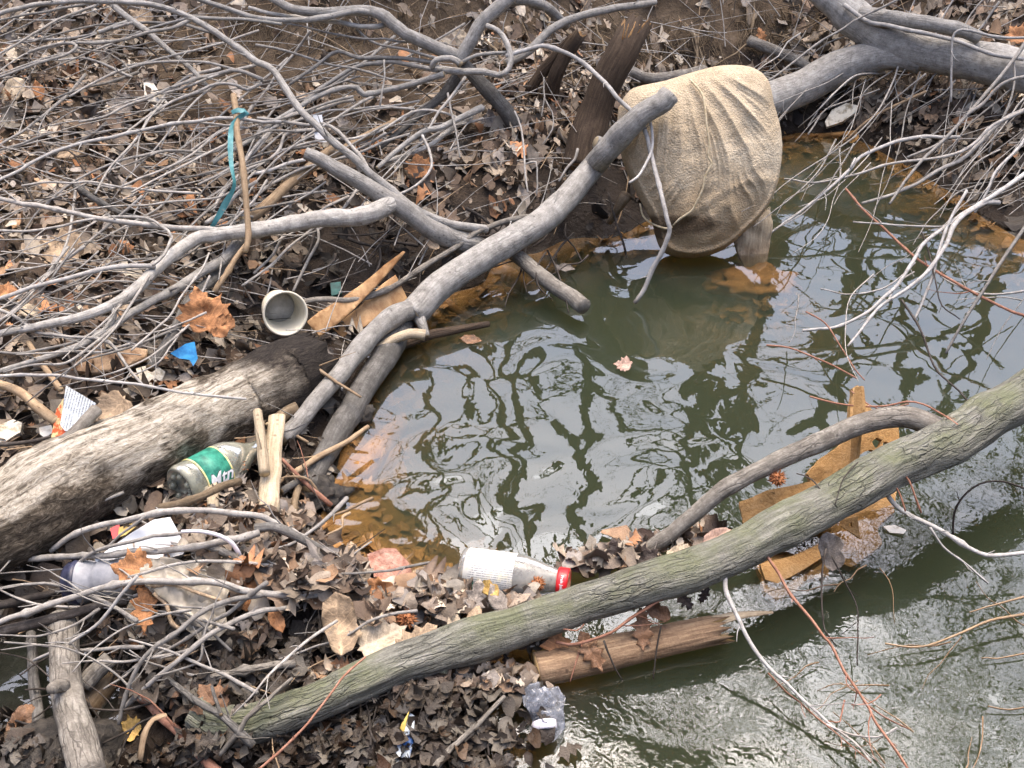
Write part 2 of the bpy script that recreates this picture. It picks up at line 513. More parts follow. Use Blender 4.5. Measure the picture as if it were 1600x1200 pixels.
# ------------------------------------------------------------------ materials
class NT:
    def __init__(s, name):
        s.m = bpy.data.materials.new(name); s.m.use_nodes = True; s.t = s.m.node_tree
        s.b = s.t.nodes['Principled BSDF']; s.o = s.t.nodes['Material Output']
    def n(s, ty, **kw):
        q = s.t.nodes.new(ty)
        for k, v in kw.items():
            if k in q.inputs.keys(): q.inputs[k].default_value = v
            else: setattr(q, k, v)
        return q
    def l(s, a, b): s.t.links.new(a, b)
    def noise(s, vec, scale, detail=4, rough=.6, dist=0.0):
        q = s.n('ShaderNodeTexNoise'); q.inputs['Scale'].default_value = scale; q.inputs['Detail'].default_value = detail
        q.inputs['Roughness'].default_value = rough; q.inputs['Distortion'].default_value = dist
        if vec is not None: s.l(vec, q.inputs['Vector'])
        return q.outputs[0]
    def ramp(s, fac, stops, interp='LINEAR'):
        q = s.n('ShaderNodeValToRGB'); q.color_ramp.interpolation = interp
        e = q.color_ramp.elements
        while len(e) < len(stops): e.new(.5)
        for i, (p, c) in enumerate(stops):
            e[i].position = p; e[i].color = (c, c, c, 1) if isinstance(c, (int, float)) else (*c, 1)
        s.l(fac, q.inputs[0]); return q.outputs[0]
    def mapv(s, vec, scale=(1, 1, 1)):
        q = s.n('ShaderNodeMapping'); q.inputs['Scale'].default_value = scale; s.l(vec, q.inputs[0]); return q.outputs[0]
    def mix(s, f, a, b, ty='MIX'):
        q = s.n('ShaderNodeMix', data_type='RGBA', blend_type=ty)
        for i, v in ((0, f), (6, a), (7, b)):
            if isinstance(v, (int, float)): q.inputs[i].default_value = v
            elif isinstance(v, tuple): q.inputs[i].default_value = (*v, 1)
            else: s.l(v, q.inputs[i])
        return q.outputs[2]
    def math(s, op, a, b=0.0, c=0.0, clamp=False):
        q = s.n('ShaderNodeMath', operation=op, use_clamp=clamp)
        for i, v in enumerate((a, b, c)):
            if isinstance(v, (int, float)): q.inputs[i].default_value = v
            else: s.l(v, q.inputs[i])
        return q.outputs[0]
    def bump(s, hgt, strength=.5, dist=.005):
        q = s.n('ShaderNodeBump'); q.inputs['Strength'].default_value = strength; q.inputs['Distance'].default_value = dist
        s.l(hgt, q.inputs['Height']); s.l(q.outputs[0], s.b.inputs['Normal']); return q.outputs[0]
    def base(s, c): 
        if isinstance(c, tuple): s.b.inputs['Base Color'].default_value = (*c, 1)
        else: s.l(c, s.b.inputs['Base Color'])
    def rough(s, v):
        if isinstance(v, (int, float)): s.b.inputs['Roughness'].default_value = v
        else: s.l(v, s.b.inputs['Roughness'])

def obj_vec(t): return t.n('ShaderNodeTexCoord').outputs['Object']
def uv_vec(t): return t.n('ShaderNodeTexCoord').outputs['UV']
def pos_z(t):
    g = t.n('ShaderNodeNewGeometry'); q = t.n('ShaderNodeSeparateXYZ'); t.l(g.outputs['Position'], q.inputs[0]); return q.outputs

def wet_near_water(t, color, hgt=.035):
    """soaked wood and soil just above the water line: darker and shinier."""
    z = pos_z(t)[2]
    n_ = t.noise(t.n('ShaderNodeNewGeometry').outputs['Position'], 22, 3)
    zz = t.math('ADD', z, t.math('MULTIPLY', t.math('SUBTRACT', n_, .5), .06))
    f = t.ramp(zz, [(0.0, 1.0), (max(hgt, .004), 0.0)])
    t.l(t.ramp(f, [(0, .85), (1, .35)]), t.b.inputs['Roughness'])
    return t.mix(t.math('MULTIPLY', f, .72), color, t.mix(1.0, color, (.38, .28, .16), 'MULTIPLY'))

def bark(name, dark, mid, light, sc=1.0, streak=.5, cracks=0.0, blotch=None, bump=.5, dist=.004, wet=True, vary=.25, cap=None, moss=None):
    t = NT(name); o = obj_vec(t); u = uv_vec(t)
    st = t.noise(t.mapv(u, (150 * sc, 14 * sc, 1)), 1.0, 5, .65, .6)
    iso = t.noise(o, 38 * sc, 6, .7)
    fine = t.noise(o, 260 * sc, 3, .7)
    ringn = t.noise(t.mapv(u, (12, 190, 1)), 1.0, 3, .6)
    f = t.math('ADD', t.math('MULTIPLY', st, streak), t.math('MULTIPLY', iso, 1 - streak))
    f = t.math('ADD', t.math('MULTIPLY', f, .8), t.math('MULTIPLY', fine, .2))
    c = t.ramp(f, [(.30, dark), (.5, mid), (.68, light)])
    if blotch:
        b = t.ramp(t.noise(o, 11 * sc, 4, .6), [(.52, 0.0), (.62, 1.0)])
        c = t.mix(t.math('MULTIPLY', b, .75), c, blotch)
    if moss:
        at = t.n('ShaderNodeAttribute', attribute_name='ang')
        top = t.ramp(at.outputs['Fac'], [(.22, 0.0), (.36, 1.0), (.6, 1.0), (.74, 0.0)])
        b = t.ramp(t.noise(o, 13, 5, .65), [(.38, 0.0), (.62, 1.0)])
        c = t.mix(t.math('MULTIPLY', t.math('MULTIPLY', b, top), .85), c, moss)
        pale = t.ramp(t.noise(t.mapv(u, (60, 9, 1)), 1.0, 4, .7), [(.56, 0.0), (.68, 1.0)])
        c = t.mix(t.math('MULTIPLY', pale, .5), c, light)
    # small dark pores and scars
    v = t.n('ShaderNodeTexVoronoi'); v.inputs['Scale'].default_value = 55 * sc; t.l(t.mapv(o, (1, 1, 1)), v.inputs['Vector'])
    sp = t.ramp(v.outputs['Distance'], [(.10, 1.0), (.2, 0.0)])
    c = t.mix(t.math('MULTIPLY', sp, t.ramp(t.noise(o, 30, 2), [(.5, 0), (.6, .7)])), c, dark)
    if cap:
        at = t.n('ShaderNodeAttribute', attribute_name='cap')
        c = t.mix(t.ramp(at.outputs['Fac'], [(0.02, 0), (.1, 1)]), c, cap)
    inf = t.n('ShaderNodeObjectInfo')
    val = t.ramp(inf.outputs['Random'], [(0, 1 - vary), (1, 1 + vary * .6)])
    c = t.mix(1.0, c, val, 'MULTIPLY')
    t.rough(.85)
    if wet: c = wet_near_water(t, c)
    ck = None
    if cracks:
        v2 = t.n('ShaderNodeTexVoronoi', feature='DISTANCE_TO_EDGE'); v2.inputs['Scale'].default_value = 1.0
        wv = t.n('ShaderNodeVectorMath', operation='ADD'); t.l(t.mapv(u, (95, 15, 1)), wv.inputs[0])
        nz = t.n('ShaderNodeTexNoise'); nz.inputs['Scale'].default_value = 40; nz.inputs['Detail'].default_value = 3; t.l(o, nz.inputs['Vector']); t.l(nz.outputs['Color'], wv.inputs[1])
        t.l(wv.outputs[0], v2.inputs['Vector'])
        ck = t.ramp(v2.outputs['Distance'], [(.0, 1.0), (.10, 0.0)])
        pm = t.ramp(t.noise(o, 9, 3), [(.42, 0.0), (.6, 1.0)])
        ck = t.math('MULTIPLY', ck, pm)
        c = t.mix(t.math('MULTIPLY', ck, cracks), c, dark)
    t.base(c)
    hgt = t.math('ADD', t.math('MULTIPLY', st, 1.0), t.math('ADD', t.math('MULTIPLY', fine, .35), t.math('MULTIPLY', ringn, .25)))
    if ck is not None: hgt = t.math('SUBTRACT', hgt, t.math('MULTIPLY', ck, 1.3 * cracks))
    t.bump(hgt, bump, dist)
    t.b.inputs['Specular IOR Level'].default_value = .3
    return t.m

M = {}
M['grey'] = bark('smooth_grey_bark', (.09, .085, .075), (.32, .31, .285), (.54, .53, .50), 1, .35, cracks=.45, bump=.6, dist=.003, cap=(.42, .34, .22))
M['greydark'] = bark('dark_grey_bark', (.035, .033, .03), (.12, .115, .105), (.26, .255, .24), 1, .4, cracks=.6, bump=.5, dist=.003, cap=(.25, .18, .1))
M['twig'] = bark('grey_twig_bark', (.09, .082, .07), (.31, .295, .27), (.52, .51, .48), 1.6, .3, bump=.6, dist=.0016, vary=.4)
M['twigwhite'] = bark('pale_twig_bark', (.15, .14, .125), (.40, .39, .37), (.60, .60, .58), 1.6, .3, bump=.4, dist=.001, vary=.2)
M['twigdark'] = bark('dark_wet_twig_bark', (.012, .010, .009), (.05, .042, .036), (.14, .125, .11), 1.6, .4, bump=.5, dist=.0012, vary=.4)
M['twigred'] = bark('reddish_twig_bark', (.12, .05, .03), (.30, .15, .10), (.46, .27, .20), 1.6, .3, bump=.4, dist=.001, vary=.2)
M['twigtan'] = bark('tan_twig_bark', (.14, .09, .05), (.33, .24, .15), (.50, .39, .26), 1.4, .5, bump=.5, dist=.0015, vary=.25, cap=(.5, .4, .25))
M['moss'] = bark('mossy_log_bark', (.07, .07, .058), (.19, .19, .16), (.40, .395, .35), 1, .74, cracks=.38, bump=1.0, dist=.008, moss=(.16, .175, .10), vary=.02, cap=(.2, .15, .09))
M['limb'] = bark('brown_grey_limb_bark', (.06, .052, .044), (.19, .175, .15), (.40, .38, .335), 1, .4, cracks=.7, bump=.5, dist=.003, vary=.05)
M['stump'] = bark('dark_brown_stump_wood', (.018, .012, .008), (.065, .045, .03), (.13, .095, .065), 1, .8, bump=.9, dist=.006, cap=(.30, .18, .08))
M['root'] = bark('tan_root_wood', (.08, .055, .03), (.2, .15, .095), (.36, .29, .2), 1, .6, bump=.6, dist=.004)
M['palewood'] = bark('pale_stripped_wood', (.16, .12, .075), (.40, .33, .23), (.60, .52, .38), .8, .75, bump=.6, dist=.004, cap=(.6, .5, .33))
M['plank'] = bark('brown_floating_wood', (.05, .03, .02), (.22, .145, .09), (.40, .29, .18), .8, .85, bump=.7, dist=.004, cap=(.55, .38, .18), wet=True, vary=.02)
M['sunken'] = bark('silted_sunken_wood', (.20, .10, .03), (.38, .20, .07), (.52, .30, .12), 1, .4, wet=False, bump=.4)
M['treebark'] = bark('standing_tree_bark', (.03, .027, .024), (.08, .072, .062), (.16, .15, .13), .4, .7, bump=.3, wet=False)

def decayed():
    t = NT('decayed_log_wood'); o = obj_vec(t); u = uv_vec(t)
    ang = t.n('ShaderNodeAttribute', attribute_name='ang').outputs['Fac']
    tl = t.n('ShaderNodeAttribute', attribute_name='tl').outputs['Fac']
    grain = t.noise(t.mapv(u, (70, 7, 1)), 1.0, 6, .7, 1.0)
    worm = t.noise(t.mapv(u, (110, 45, 1)), 1.0, 5, .75, 1.5)
    big = t.noise(o, 9, 5, .6)
    pale = t.ramp(t.math('ADD', t.math('MULTIPLY', grain, .5), t.math('MULTIPLY', worm, .5)), [(.38, (.10, .085, .065)), (.47, (.36, .32, .255)), (.6, (.70, .66, .57))])
    dk = t.ramp(worm, [(.35, (.022, .017, .013)), (.52, (.10, .082, .06)), (.68, (.27, .23, .18))])
    a = t.math('ADD', ang, t.math('MULTIPLY', t.math('SUBTRACT', big, .5), .5))
    a = t.math('ADD', a, t.math('MULTIPLY', t.math('SUBTRACT', grain, .5), .25))
    a = t.math('SUBTRACT', a, t.math('MULTIPLY', tl, .17))
    band = t.ramp(a, [(.30, 0.0), (.38, 1.0), (.56, 1.0), (.62, 0.0)])
    end = t.ramp(t.math('ADD', tl, t.math('MULTIPLY', t.math('SUBTRACT', big, .5), .4)), [(.72, 1.0), (.86, 0.0)])
    c = t.mix(t.math('MULTIPLY', band, end), dk, pale)
    blk = t.ramp(t.math('ADD', tl, t.math('MULTIPLY', t.math('SUBTRACT', big, .5), .5)), [(.72, 0.0), (.9, 1.0)])
    c = t.mix(t.math('MULTIPLY', blk, .8), c, (.02, .018, .018))
    t.base(c); t.rough(.9)
    t.bump(t.math('ADD', t.math('MULTIPLY', grain, .6), worm), .9, .009)
    t.b.inputs['Specular IOR Level'].default_value = .2
    return t.m
M['decayed'] = decayed()

def ground_mat():
    t = NT('bank_soil'); g = t.n('ShaderNodeNewGeometry'); p = g.outputs['Position']
    a = t.noise(p, 9, 6, .65); b = t.noise(p, 70, 5, .7)
    c = t.ramp(t.math('ADD', t.math('MULTIPLY', a, .6), t.math('MULTIPLY', b, .4)), [(.33, (.018, .012, .008)), (.5, (.05, .036, .024)), (.68, (.11, .08, .055))])
    xyz = t.n('ShaderNodeSeparateXYZ'); t.l(p, xyz.inputs[0]); z = xyz.outputs[2]
    # bare clay of the cut bank
    clay = t.ramp(a, [(.35, (.06, .042, .026)), (.6, (.16, .118, .078)), (.75, (.23, .18, .13))])
    m = t.ramp(t.math('ADD', z, t.math('MULTIPLY', t.math('SUBTRACT', a, .5), .25)), [(.19, 0.0), (.26, 1.0), (.9, 1.0), (1.0, .6)])
    c = t.mix(m, c, clay)
    # silt under water
    silt = t.ramp(t.noise(p, 7, 4), [(.35, (.26, .135, .04)), (.6, (.46, .26, .09))])
    uw = t.ramp(z, [(0.0, 1.0), (.012, 0.0)])
    # wet band, carried higher up to paint in the shade of the hollow
    wet_shade = t.ramp(t.math('ADD', z, t.math('MULTIPLY', t.math('SUBTRACT', b, .5), .08)), [(.06, 1.0), (.18, 0.0)])
    c = t.mix(t.math('MULTIPLY', wet_shade, .7), c, (.02, .014, .010))
    # shade under the debris dam, painted into the bed at the near left
    dam_shade = t.ramp(t.math('ADD', t.math('ADD', t.math('MULTIPLY', xyz.outputs[0], -.9), t.math('MULTIPLY', xyz.outputs[1], -1.0)), 1.6), [(.42, 0.0), (.6, 1.0)])
    silt = t.mix(dam_shade, silt, (.016, .013, .010))
    c = t.mix(t.math('LESS_THAN', z, -.004), c, silt)
    t.base(c); t.l(t.ramp(wet_shade, [(0, .92), (1, .32)]), t.b.inputs['Roughness'])
    t.bump(t.math('ADD', a, t.math('MULTIPLY', b, .7)), .9, .02)
    t.b.inputs['Specular IOR Level'].default_value = .3
    return t.m
M['ground'] = ground_mat()

def leaf_mat(name='dead_leaf', base=None):
    t = NT(name)
    if base is None:
        at = t.n('ShaderNodeAttribute', attribute_name='col'); c = at.outputs['Color']
    else: c = None
    o = obj_vec(t); g = t.n('ShaderNodeNewGeometry').outputs['Position']
    n1 = t.noise(g, 60, 4, .7); n2 = t.noise(g, 420, 3, .6)
    if base is not None:
        c = t.ramp(t.noise(o, 26, 4, .65), [(.32, tuple(v * .5 for v in base)), (.52, base), (.7, tuple(min(1, v * 1.35) for v in base))])
        u = uv_vec(t)
        sx = t.n('ShaderNodeSeparateXYZ'); t.l(u, sx.inputs[0]); axx = t.math('ABSOLUTE', sx.outputs[0])
        vv = t.math('ADD', t.math('SUBTRACT', sx.outputs[1], t.math('MULTIPLY', axx, .75)), t.math('MULTIPLY', t.noise(u, 40, 2), .006))
        fr_ = t.math('FRACT', t.math('MULTIPLY', vv, 75.0))
        vein = t.math('MAXIMUM', t.ramp(fr_, [(.02, .5), (.13, 0.0), (.9, 0.0), (.98, .5)]), t.ramp(axx, [(.0006, .8), (.002, 0.0)]))
        c = t.mix(vein, c, tuple(min(1, v * 1.45) for v in base))
        c = t.mix(t.ramp(t.noise(o, 70, 4, .7), [(.55, 0), (.72, .7)]), c, tuple(v * .35 for v in base))
    c = t.mix(.55, c, t.ramp(n1, [(.3, .45), (.7, 1.35)]), 'MULTIPLY')
    t.base(c); t.rough(t.ramp(pos_z(t)[2], [(.02, .28), (.12, .65)]))
    t.bump(t.math('ADD', n1, n2), .6, .003)
    t.b.inputs['Specular IOR Level'].default_value = .35
    return t.m
M['leaf'] = leaf_mat()
for nm, cc in dict(orange=(.44, .21, .09), tan=(.42, .31, .20), pale=(.52, .43, .31), grey=(.30, .26, .22), brown=(.20, .11, .06), dark=(.045, .032, .026), pink=(.42, .28, .22), yellow=(.5, .33, .10)).items():
    M['leaf_' + nm] = leaf_mat('dead_leaf_' + nm, cc)

def simple(name, c1, c2, sc=20, rough=.6, bump=.3, dist=.002, spec=.4, detail=5, stops=(.35, .65)):
    t = NT(name); o = obj_vec(t); n_ = t.noise(o, sc, detail, .65)
    t.base(t.ramp(n_, [(stops[0], c1), (stops[1], c2)])); t.rough(rough); t.bump(t.math('ADD', n_, t.math('MULTIPLY', t.noise(o, sc * 9, 3), .4)), bump, dist)
    t.b.inputs['Specular IOR Level'].default_value = spec
    return t.m
M['bark_strip'] = simple('peeled_bark_inner', (.24, .12, .045), (.52, .33, .16), 22, .6, .5, .004)
def foam_mat():
    t = NT('tan_foam'); o = obj_vec(t); n1 = t.noise(o, 12, 5, .7); n2 = t.noise(o, 180, 4, .75)
    c = t.ramp(t.math('ADD', t.math('MULTIPLY', n1, .55), t.math('MULTIPLY', n2, .45)), [(.34, (.24, .13, .05)), (.5, (.40, .24, .10)), (.66, (.52, .34, .17))])
    c = t.mix(t.ramp(t.noise(o, 31, 5, .75), [(.60, 0), (.70, .75)]), c, (.10, .06, .03))
    t.rough(.8)
    t.base(c); t.bump(t.math('ADD', n1, n2), .9, .003); t.b.inputs['Specular IOR Level'].default_value = .15
    return t.m
M['foam_tan'] = foam_mat()
M['foam_white'] = simple('white_foam', (.60, .63, .65), (.80, .82, .83), 9, .6, .4, .0015)
M['plastic_grey'] = simple('grey_white_plastic', (.20, .21, .235), (.44, .45, .47), 14, .4, .2, .001)
M['plastic_navy'] = simple('navy_plastic', (.012, .014, .03), (.06, .065, .12), 14, .35, .2, .001)
M['cup'] = simple('cream_paper_cup', (.55, .49, .36), (.80, .75, .60), 16, .55, .15, .001, stops=(.3, .55))
M['cup_in'] = simple('cup_silt_floor', (.42, .41, .38), (.66, .65, .62), 40, .5, .4, .001)
M['brick'] = simple('pink_weathered_brick', (.30, .125, .085), (.62, .38, .29), 60, .9, .9, .006, .2)
M['blue'] = simple('blue_plastic', (.02, .16, .42), (.06, .38, .72), 40, .35, .4, .002)
M['teal'] = simple('faded_teal_ribbon', (.03, .17, .19), (.12, .33, .35), 30, .5, .4, .001)
M['tealdark'] = simple('dark_green_plastic', (.0, .06, .05), (.02, .16, .13), 40, .3, .3, .001)
M['cord'] = simple('cream_cord', (.42, .34, .2), (.66, .57, .40), 90, .9, .6, .001)
M['white_plastic'] = simple('white_plastic', (.62, .6, .66), (.84, .83, .86), 20, .35, .1, .001)
M['papercream'] = simple('cream_paper_trash', (.55, .45, .30), (.86, .82, .72), 60, .8, .4, .002, stops=(.3, .5))
M['chip'] = simple('white_chalky_chunk', (.34, .28, .18), (.80, .75, .62), 38, .9, .8, .006, stops=(.36, .52))
M['rotwood'] = simple('rotten_orange_wood', (.13, .06, .025), (.68, .48, .30), 18, .85, .9, .006, stops=(.36, .62))
M['stone'] = simple('dark_wet_stone', (.010, .009, .008), (.075, .065, .052), 60, .5, 1.0, .008, .5)
M['rocktan'] = simple('tan_stone', (.16, .12, .08), (.40, .34, .25), 14, .85, .6, .006)
M['gum'] = simple('rusty_seed_ball', (.16, .05, .02), (.46, .20, .08), 90, .8, .5, .002)
M['fibre'] = simple('orange_wood_fibre', (.30, .14, .04), (.52, .33, .15), 60, .8, .3, .002)
M['redcap'] = simple('red_painted_cap', (.55, .012, .02), (.74, .03, .035), 18, .3, .1, .0006, .5)
M['captop'] = simple('rusted_cap_top', (.62, .06, .04), (.80, .62, .40), 90, .45, .4, .001, stops=(.45, .56))
M['ink'] = simple('dark_print_ink', (.05, .05, .06), (.09, .09, .1), 30, .5, 0, .001)
M['white_ink'] = simple('white_print', (.74, .76, .78), (.88, .88, .88), 60, .45, 0, .001)
M['yellow_ink'] = simple('yellow_print', (.70, .62, .22), (.85, .78, .42), 60, .45, 0, .001)

def glassy(name, tint, rough=.12, trans=.75, dirt=(.30, .26, .19), dirtamt=.35):
    t = NT(name); o = obj_vec(t)
    n_ = t.ramp(t.noise(o, 26, 5, .65), [(.42, 0.0), (.68, 1.0)])
    t.base(t.mix(t.math('MULTIPLY', n_, dirtamt), tint, dirt))
    t.l(t.math('SUBTRACT', trans, t.math('MULTIPLY', n_, dirtamt)), t.b.inputs['Transmission Weight'])
    t.rough(rough); t.b.inputs['IOR'].default_value = 1.4
    t.bump(t.noise(o, 40, 3), .12, .002)
    return t.m
M['glass_dirty'] = glassy('silty_bottle_glass', (.60, .60, .56), .12, .75, (.38, .34, .26), .35)
M['glass_green'] = glassy('cloudy_green_glass', (.60, .62, .50), .12, .8, (.34, .34, .22), .35)
M['bag'] = glassy('crumpled_clear_plastic', (.50, .46, .38), .22, .55, (.5, .4, .26), .35)
M['bag_blue'] = glassy('crumpled_clear_bottle', (.62, .66, .74), .08, .85, (.35, .36, .38), .3)

def print_mat(name, paper, ink, lines=260, fill=.5, patch=None):
    """paper with rows of unreadably small print."""
    t = NT(name); u = uv_vec(t); s = t.n('ShaderNodeSeparateXYZ'); t.l(u, s.inputs[0])
    w = t.n('ShaderNodeTexWave', wave_type='BANDS', bands_direction='X'); w.inputs['Scale'].default_value = lines; t.l(u, w.inputs['Vector'])
    dash = t.noise(t.mapv(u, (90, 420, 1)), 1.0, 3, .7)
    f = t.math('MULTIPLY', t.ramp(w.outputs['Fac'], [(.45, 0), (.6, 1)]), t.ramp(dash, [(.40, 0), (.5, 1)]))
    area = t.ramp(t.noise(u, 13, 2), [(.40, 0), (.44, 1)])
    c = t.mix(t.math('MULTIPLY', t.math('MULTIPLY', f, area), fill), paper, ink)
    st = t.ramp(t.noise(u, 38, 5, .75), [(.50, 0), (.68, .85)])
    c = t.mix(st, c, patch or tuple(v * .7 for v in paper))
    t.base(c); t.rough(.6); return t.m
M['label_white'] = print_mat('white_printed_label', (.72, .72, .68), (.13, .15, .18), 75, .75, (.78, .72, .5))
M['packet'] = print_mat('white_printed_packet', (.74, .80, .84), (.14, .16, .17), 60, .85, (.68, .72, .74))
M['label_green'] = simple('green_bottle_label', (.01, .13, .09), (.06, .36, .25), 60, .45, .3, .0015)
M['orange_print'] = simple('orange_and_yellow_packet', (.72, .12, .03), (.72, .60, .30), 45, .5, .3, .002, stops=(.46, .52))
M['wrapper'] = simple('striped_wrapper', (.05, .15, .42), (.55, .62, .66), 22, .4, .4, .002, stops=(.48, .52))
M['wrapper2'] = simple('yellow_wrapper', (.30, .19, .03), (.60, .45, .12), 22, .45, .4, .002)

def sack_mat():
    t = NT('tan_felt_sack'); o = obj_vec(t)
    n1 = t.noise(o, 7, 4, .6); n2 = t.noise(o, 330, 4, .8); n3 = t.noise(o, 46, 4, .7)
    c = t.ramp(t.math('ADD', t.math('MULTIPLY', n1, .45), t.math('ADD', t.math('MULTIPLY', n2, .3), t.math('MULTIPLY', n3, .25))), [(.32, (.42, .33, .22)), (.5, (.59, .49, .345)), (.66, (.75, .66, .5))])
    z = pos_z(t)[2]
    damp = t.ramp(t.math('ADD', z, t.math('MULTIPLY', t.math('SUBTRACT', n1, .5), .22)), [(.04, 1.0), (.26, 0.0)])
    c = t.mix(t.math('MULTIPLY', damp, .75), c, (.30, .195, .09))
    at = t.n('ShaderNodeAttribute', attribute_name='stain').outputs['Fac']
    st = t.ramp(t.math('ADD', at, t.math('MULTIPLY', t.math('SUBTRACT', n3, .5), .7)), [(.35, 0.0), (.8, 1.0)])
    c = t.mix(t.math('MULTIPLY', st, .85), c, (.075, .05, .03))
    wv = t.n('ShaderNodeTexVoronoi'); wv.inputs['Scale'].default_value = 210; t.l(o, wv.inputs['Vector'])
    c = t.mix(.6, c, t.ramp(t.math('ADD', t.math('MULTIPLY', wv.outputs['Distance'], .6), t.math('MULTIPLY', n2, .5)), [(.25, .74), (.75, 1.25)]), 'MULTIPLY')
    t.base(c); t.rough(.95); t.bump(t.math('ADD', t.math('ADD', n2, wv.outputs['Distance']), n3), .8, .0035)
    t.b.inputs['Specular IOR Level'].default_value = .1
    return t.m
M['sack'] = sack_mat()

def water_mat():
    t = NT('creek_water'); nt = t.t
    nt.nodes.remove(t.b)
    p = t.n('ShaderNodeNewGeometry').outputs['Position']
    s = t.n('ShaderNodeSeparateXYZ'); t.l(p, s.inputs[0])
    # calm long undulation, and a finer wind-and-current riffle below the mossy log
    big = t.noise(t.mapv(p, (.9, 1.0, 1)), 5.6, 0.7, .4, .9)
    mid = t.noise(t.mapv(p, (1.0, .8, 1)), 19, 2, .5, .5)
    fin = t.noise(p, 46, 1.2, .5, 1.6)
    line = t.math('SUBTRACT', t.math('ADD', 1.22, t.math('MULTIPLY', s.outputs[0], .62)), s.outputs[1])
    m = t.ramp(t.math('ADD', t.math('MULTIPLY', line, 2.2), .45), [(0.0, 0.0), (1.0, 1.0)])
    h1 = t.math('MULTIPLY', big, .0046)
    h2 = t.math('MULTIPLY', mid, .00022)
    h3 = t.math('MULTIPLY', t.math('MULTIPLY', fin, m), .00036)
    far = t.math('MULTIPLY', t.noise(t.mapv(p, (1.0, .8, 1)), 48, 2, .5), .00006)
    hgt = t.math('ADD', t.math('ADD', h1, h2), t.math('ADD', h3, far))
    b = t.n('ShaderNodeBump'); b.inputs['Strength'].default_value = 1.0; b.inputs['Distance'].default_value = 1.0
    t.l(hgt, b.inputs['Height'])
    gl = t.n('ShaderNodeBsdfGlossy'); gl.inputs['Roughness'].default_value = .0; t.l(b.outputs[0], gl.inputs['Normal'])
    gl.inputs['Color'].default_value = (.90, .95, 1.0, 1)
    tr = t.n('ShaderNodeBsdfTransparent')
    fr = t.n('ShaderNodeFresnel'); fr.inputs['IOR'].default_value = 1.95; t.l(b.outputs[0], fr.inputs['Normal'])
    mx = t.n('ShaderNodeMixShader'); t.l(fr.outputs[0], mx.inputs[0]); t.l(tr.outputs[0], mx.inputs[1]); t.l(gl.outputs[0], mx.inputs[2])
    t.l(mx.outputs[0], t.o.inputs['Surface'])
    vs = t.n('ShaderNodeVolumeScatter'); vs.inputs['Color'].default_value = (.42, .59, .52, 1); vs.inputs['Density'].default_value = 3.2
    va = t.n('ShaderNodeVolumeAbsorption'); va.inputs['Color'].default_value = (.46, .46, .16, 1); va.inputs['Density'].default_value = 8.5
    ad = t.n('ShaderNodeAddShader'); t.l(vs.outputs[0], ad.inputs[0]); t.l(va.outputs[0], ad.inputs[1])
    t.l(ad.outputs[0], t.o.inputs['Volume'])
    return t.m
M['water'] = water_mat()

# ------------------------------------------------------------------ ground sheet
def axis(lo, hi, s, far):
    core = list(np.arange(lo, hi, s)); out = core[:]
    st = s
    while out[-1] < far: st *= 1.35; out.append(out[-1] + st)
    st = s
    while out[0] > -far: st *= 1.35; out.insert(0, out[0] - st)
    return np.array(out)
ax = axis(-4.2, 4.6, .03, 60); ay = axis(-.2, 6.0, .03, 60)
XX, YY = np.meshgrid(ax, ay)
ZZ = H_fn(XX, YY)
V = np.stack([XX, YY, ZZ], -1).reshape(-1, 3)
nx, ny = len(ax), len(ay)
i = np.arange(ny - 1)[:, None] * nx; j = np.arange(nx - 1)[None, :]
F4 = np.stack([i + j, i + j + 1, i + nx + j + 1, i + nx + j], -1).reshape(-1, 4)
ground = link_mesh('ground', np_mesh('ground', V, F4), M['ground'])
ground['kind'] = 'structure'

# ------------------------------------------------------------------ water body (closed, murky)
bm = bmesh.new()
bmesh.ops.create_cube(bm, size=1.0)
me = bpy.data.meshes.new('water')
for v in bm.verts:
    v.co.x = v.co.x * 14; v.co.y = v.co.y * 14 + 2; v.co.z = 0.0 if v.co.z > 0 else -1.2
bm.to_mesh(me); bm.free()
water = link_mesh('water', me, M['water']); water['kind'] = 'structure'

# ------------------------------------------------------------------ leaf litter (uncountable)
LEAFT = []
def leaf_templates():
    shapes = {
        'oak': [(0, .04), (.14, .26), (.25, .12), (.42, .40), (.54, .16), (.72, .34), (.84, .12), (1, .02)],
        'oval': [(0, .02), (.12, .17), (.3, .28), (.5, .31), (.7, .25), (.87, .13), (1, .01)],
        'maple': [(0, .06), (.10, .34), (.18, .40), (.27, .27), (.38, .46), (.45, .50), (.53, .26), (.68, .27), (.75, .24), (.88, .10), (1, .01)],
        'scrap': [(0, .18), (.3, .33), (.6, .26), (1, .12)],
        'lance': [(0, .02), (.3, .12), (.6, .11), (1, .01)],
    }
    for k, rows in shapes.items():
        v = []
        for t, w in rows:
            v += [(-w, t - .5), (0, t - .5), (w, t - .5)]
        f = []
        for r in range(len(rows) - 1):
            a = r * 3
            f += [(a, a+1, a+4), (a, a+4, a+3), (a+1, a+2, a+5), (a+1, a+5, a+4)]
        LEAFT.append((np.array(v, float), np.array(f)))
leaf_templates()

PAL = np.array([(.30, .235, .17), (.38, .31, .23), (.24, .19, .145), (.46, .40, .31), (.20, .14, .095), (.13, .09, .06),
                (.36, .22, .12), (.42, .20, .085), (.54, .48, .38), (.26, .23, .20), (.075, .05, .035), (.34, .30, .26)])
PAL = PAL * .9 + PAL.mean(1, keepdims=True) * .1 * np.array([[.98, 1.0, 1.04]])
PW = np.array([.16, .15, .13, .09, .12, .10, .06, .035, .045, .06, .06, .05]); PW /= PW.sum()

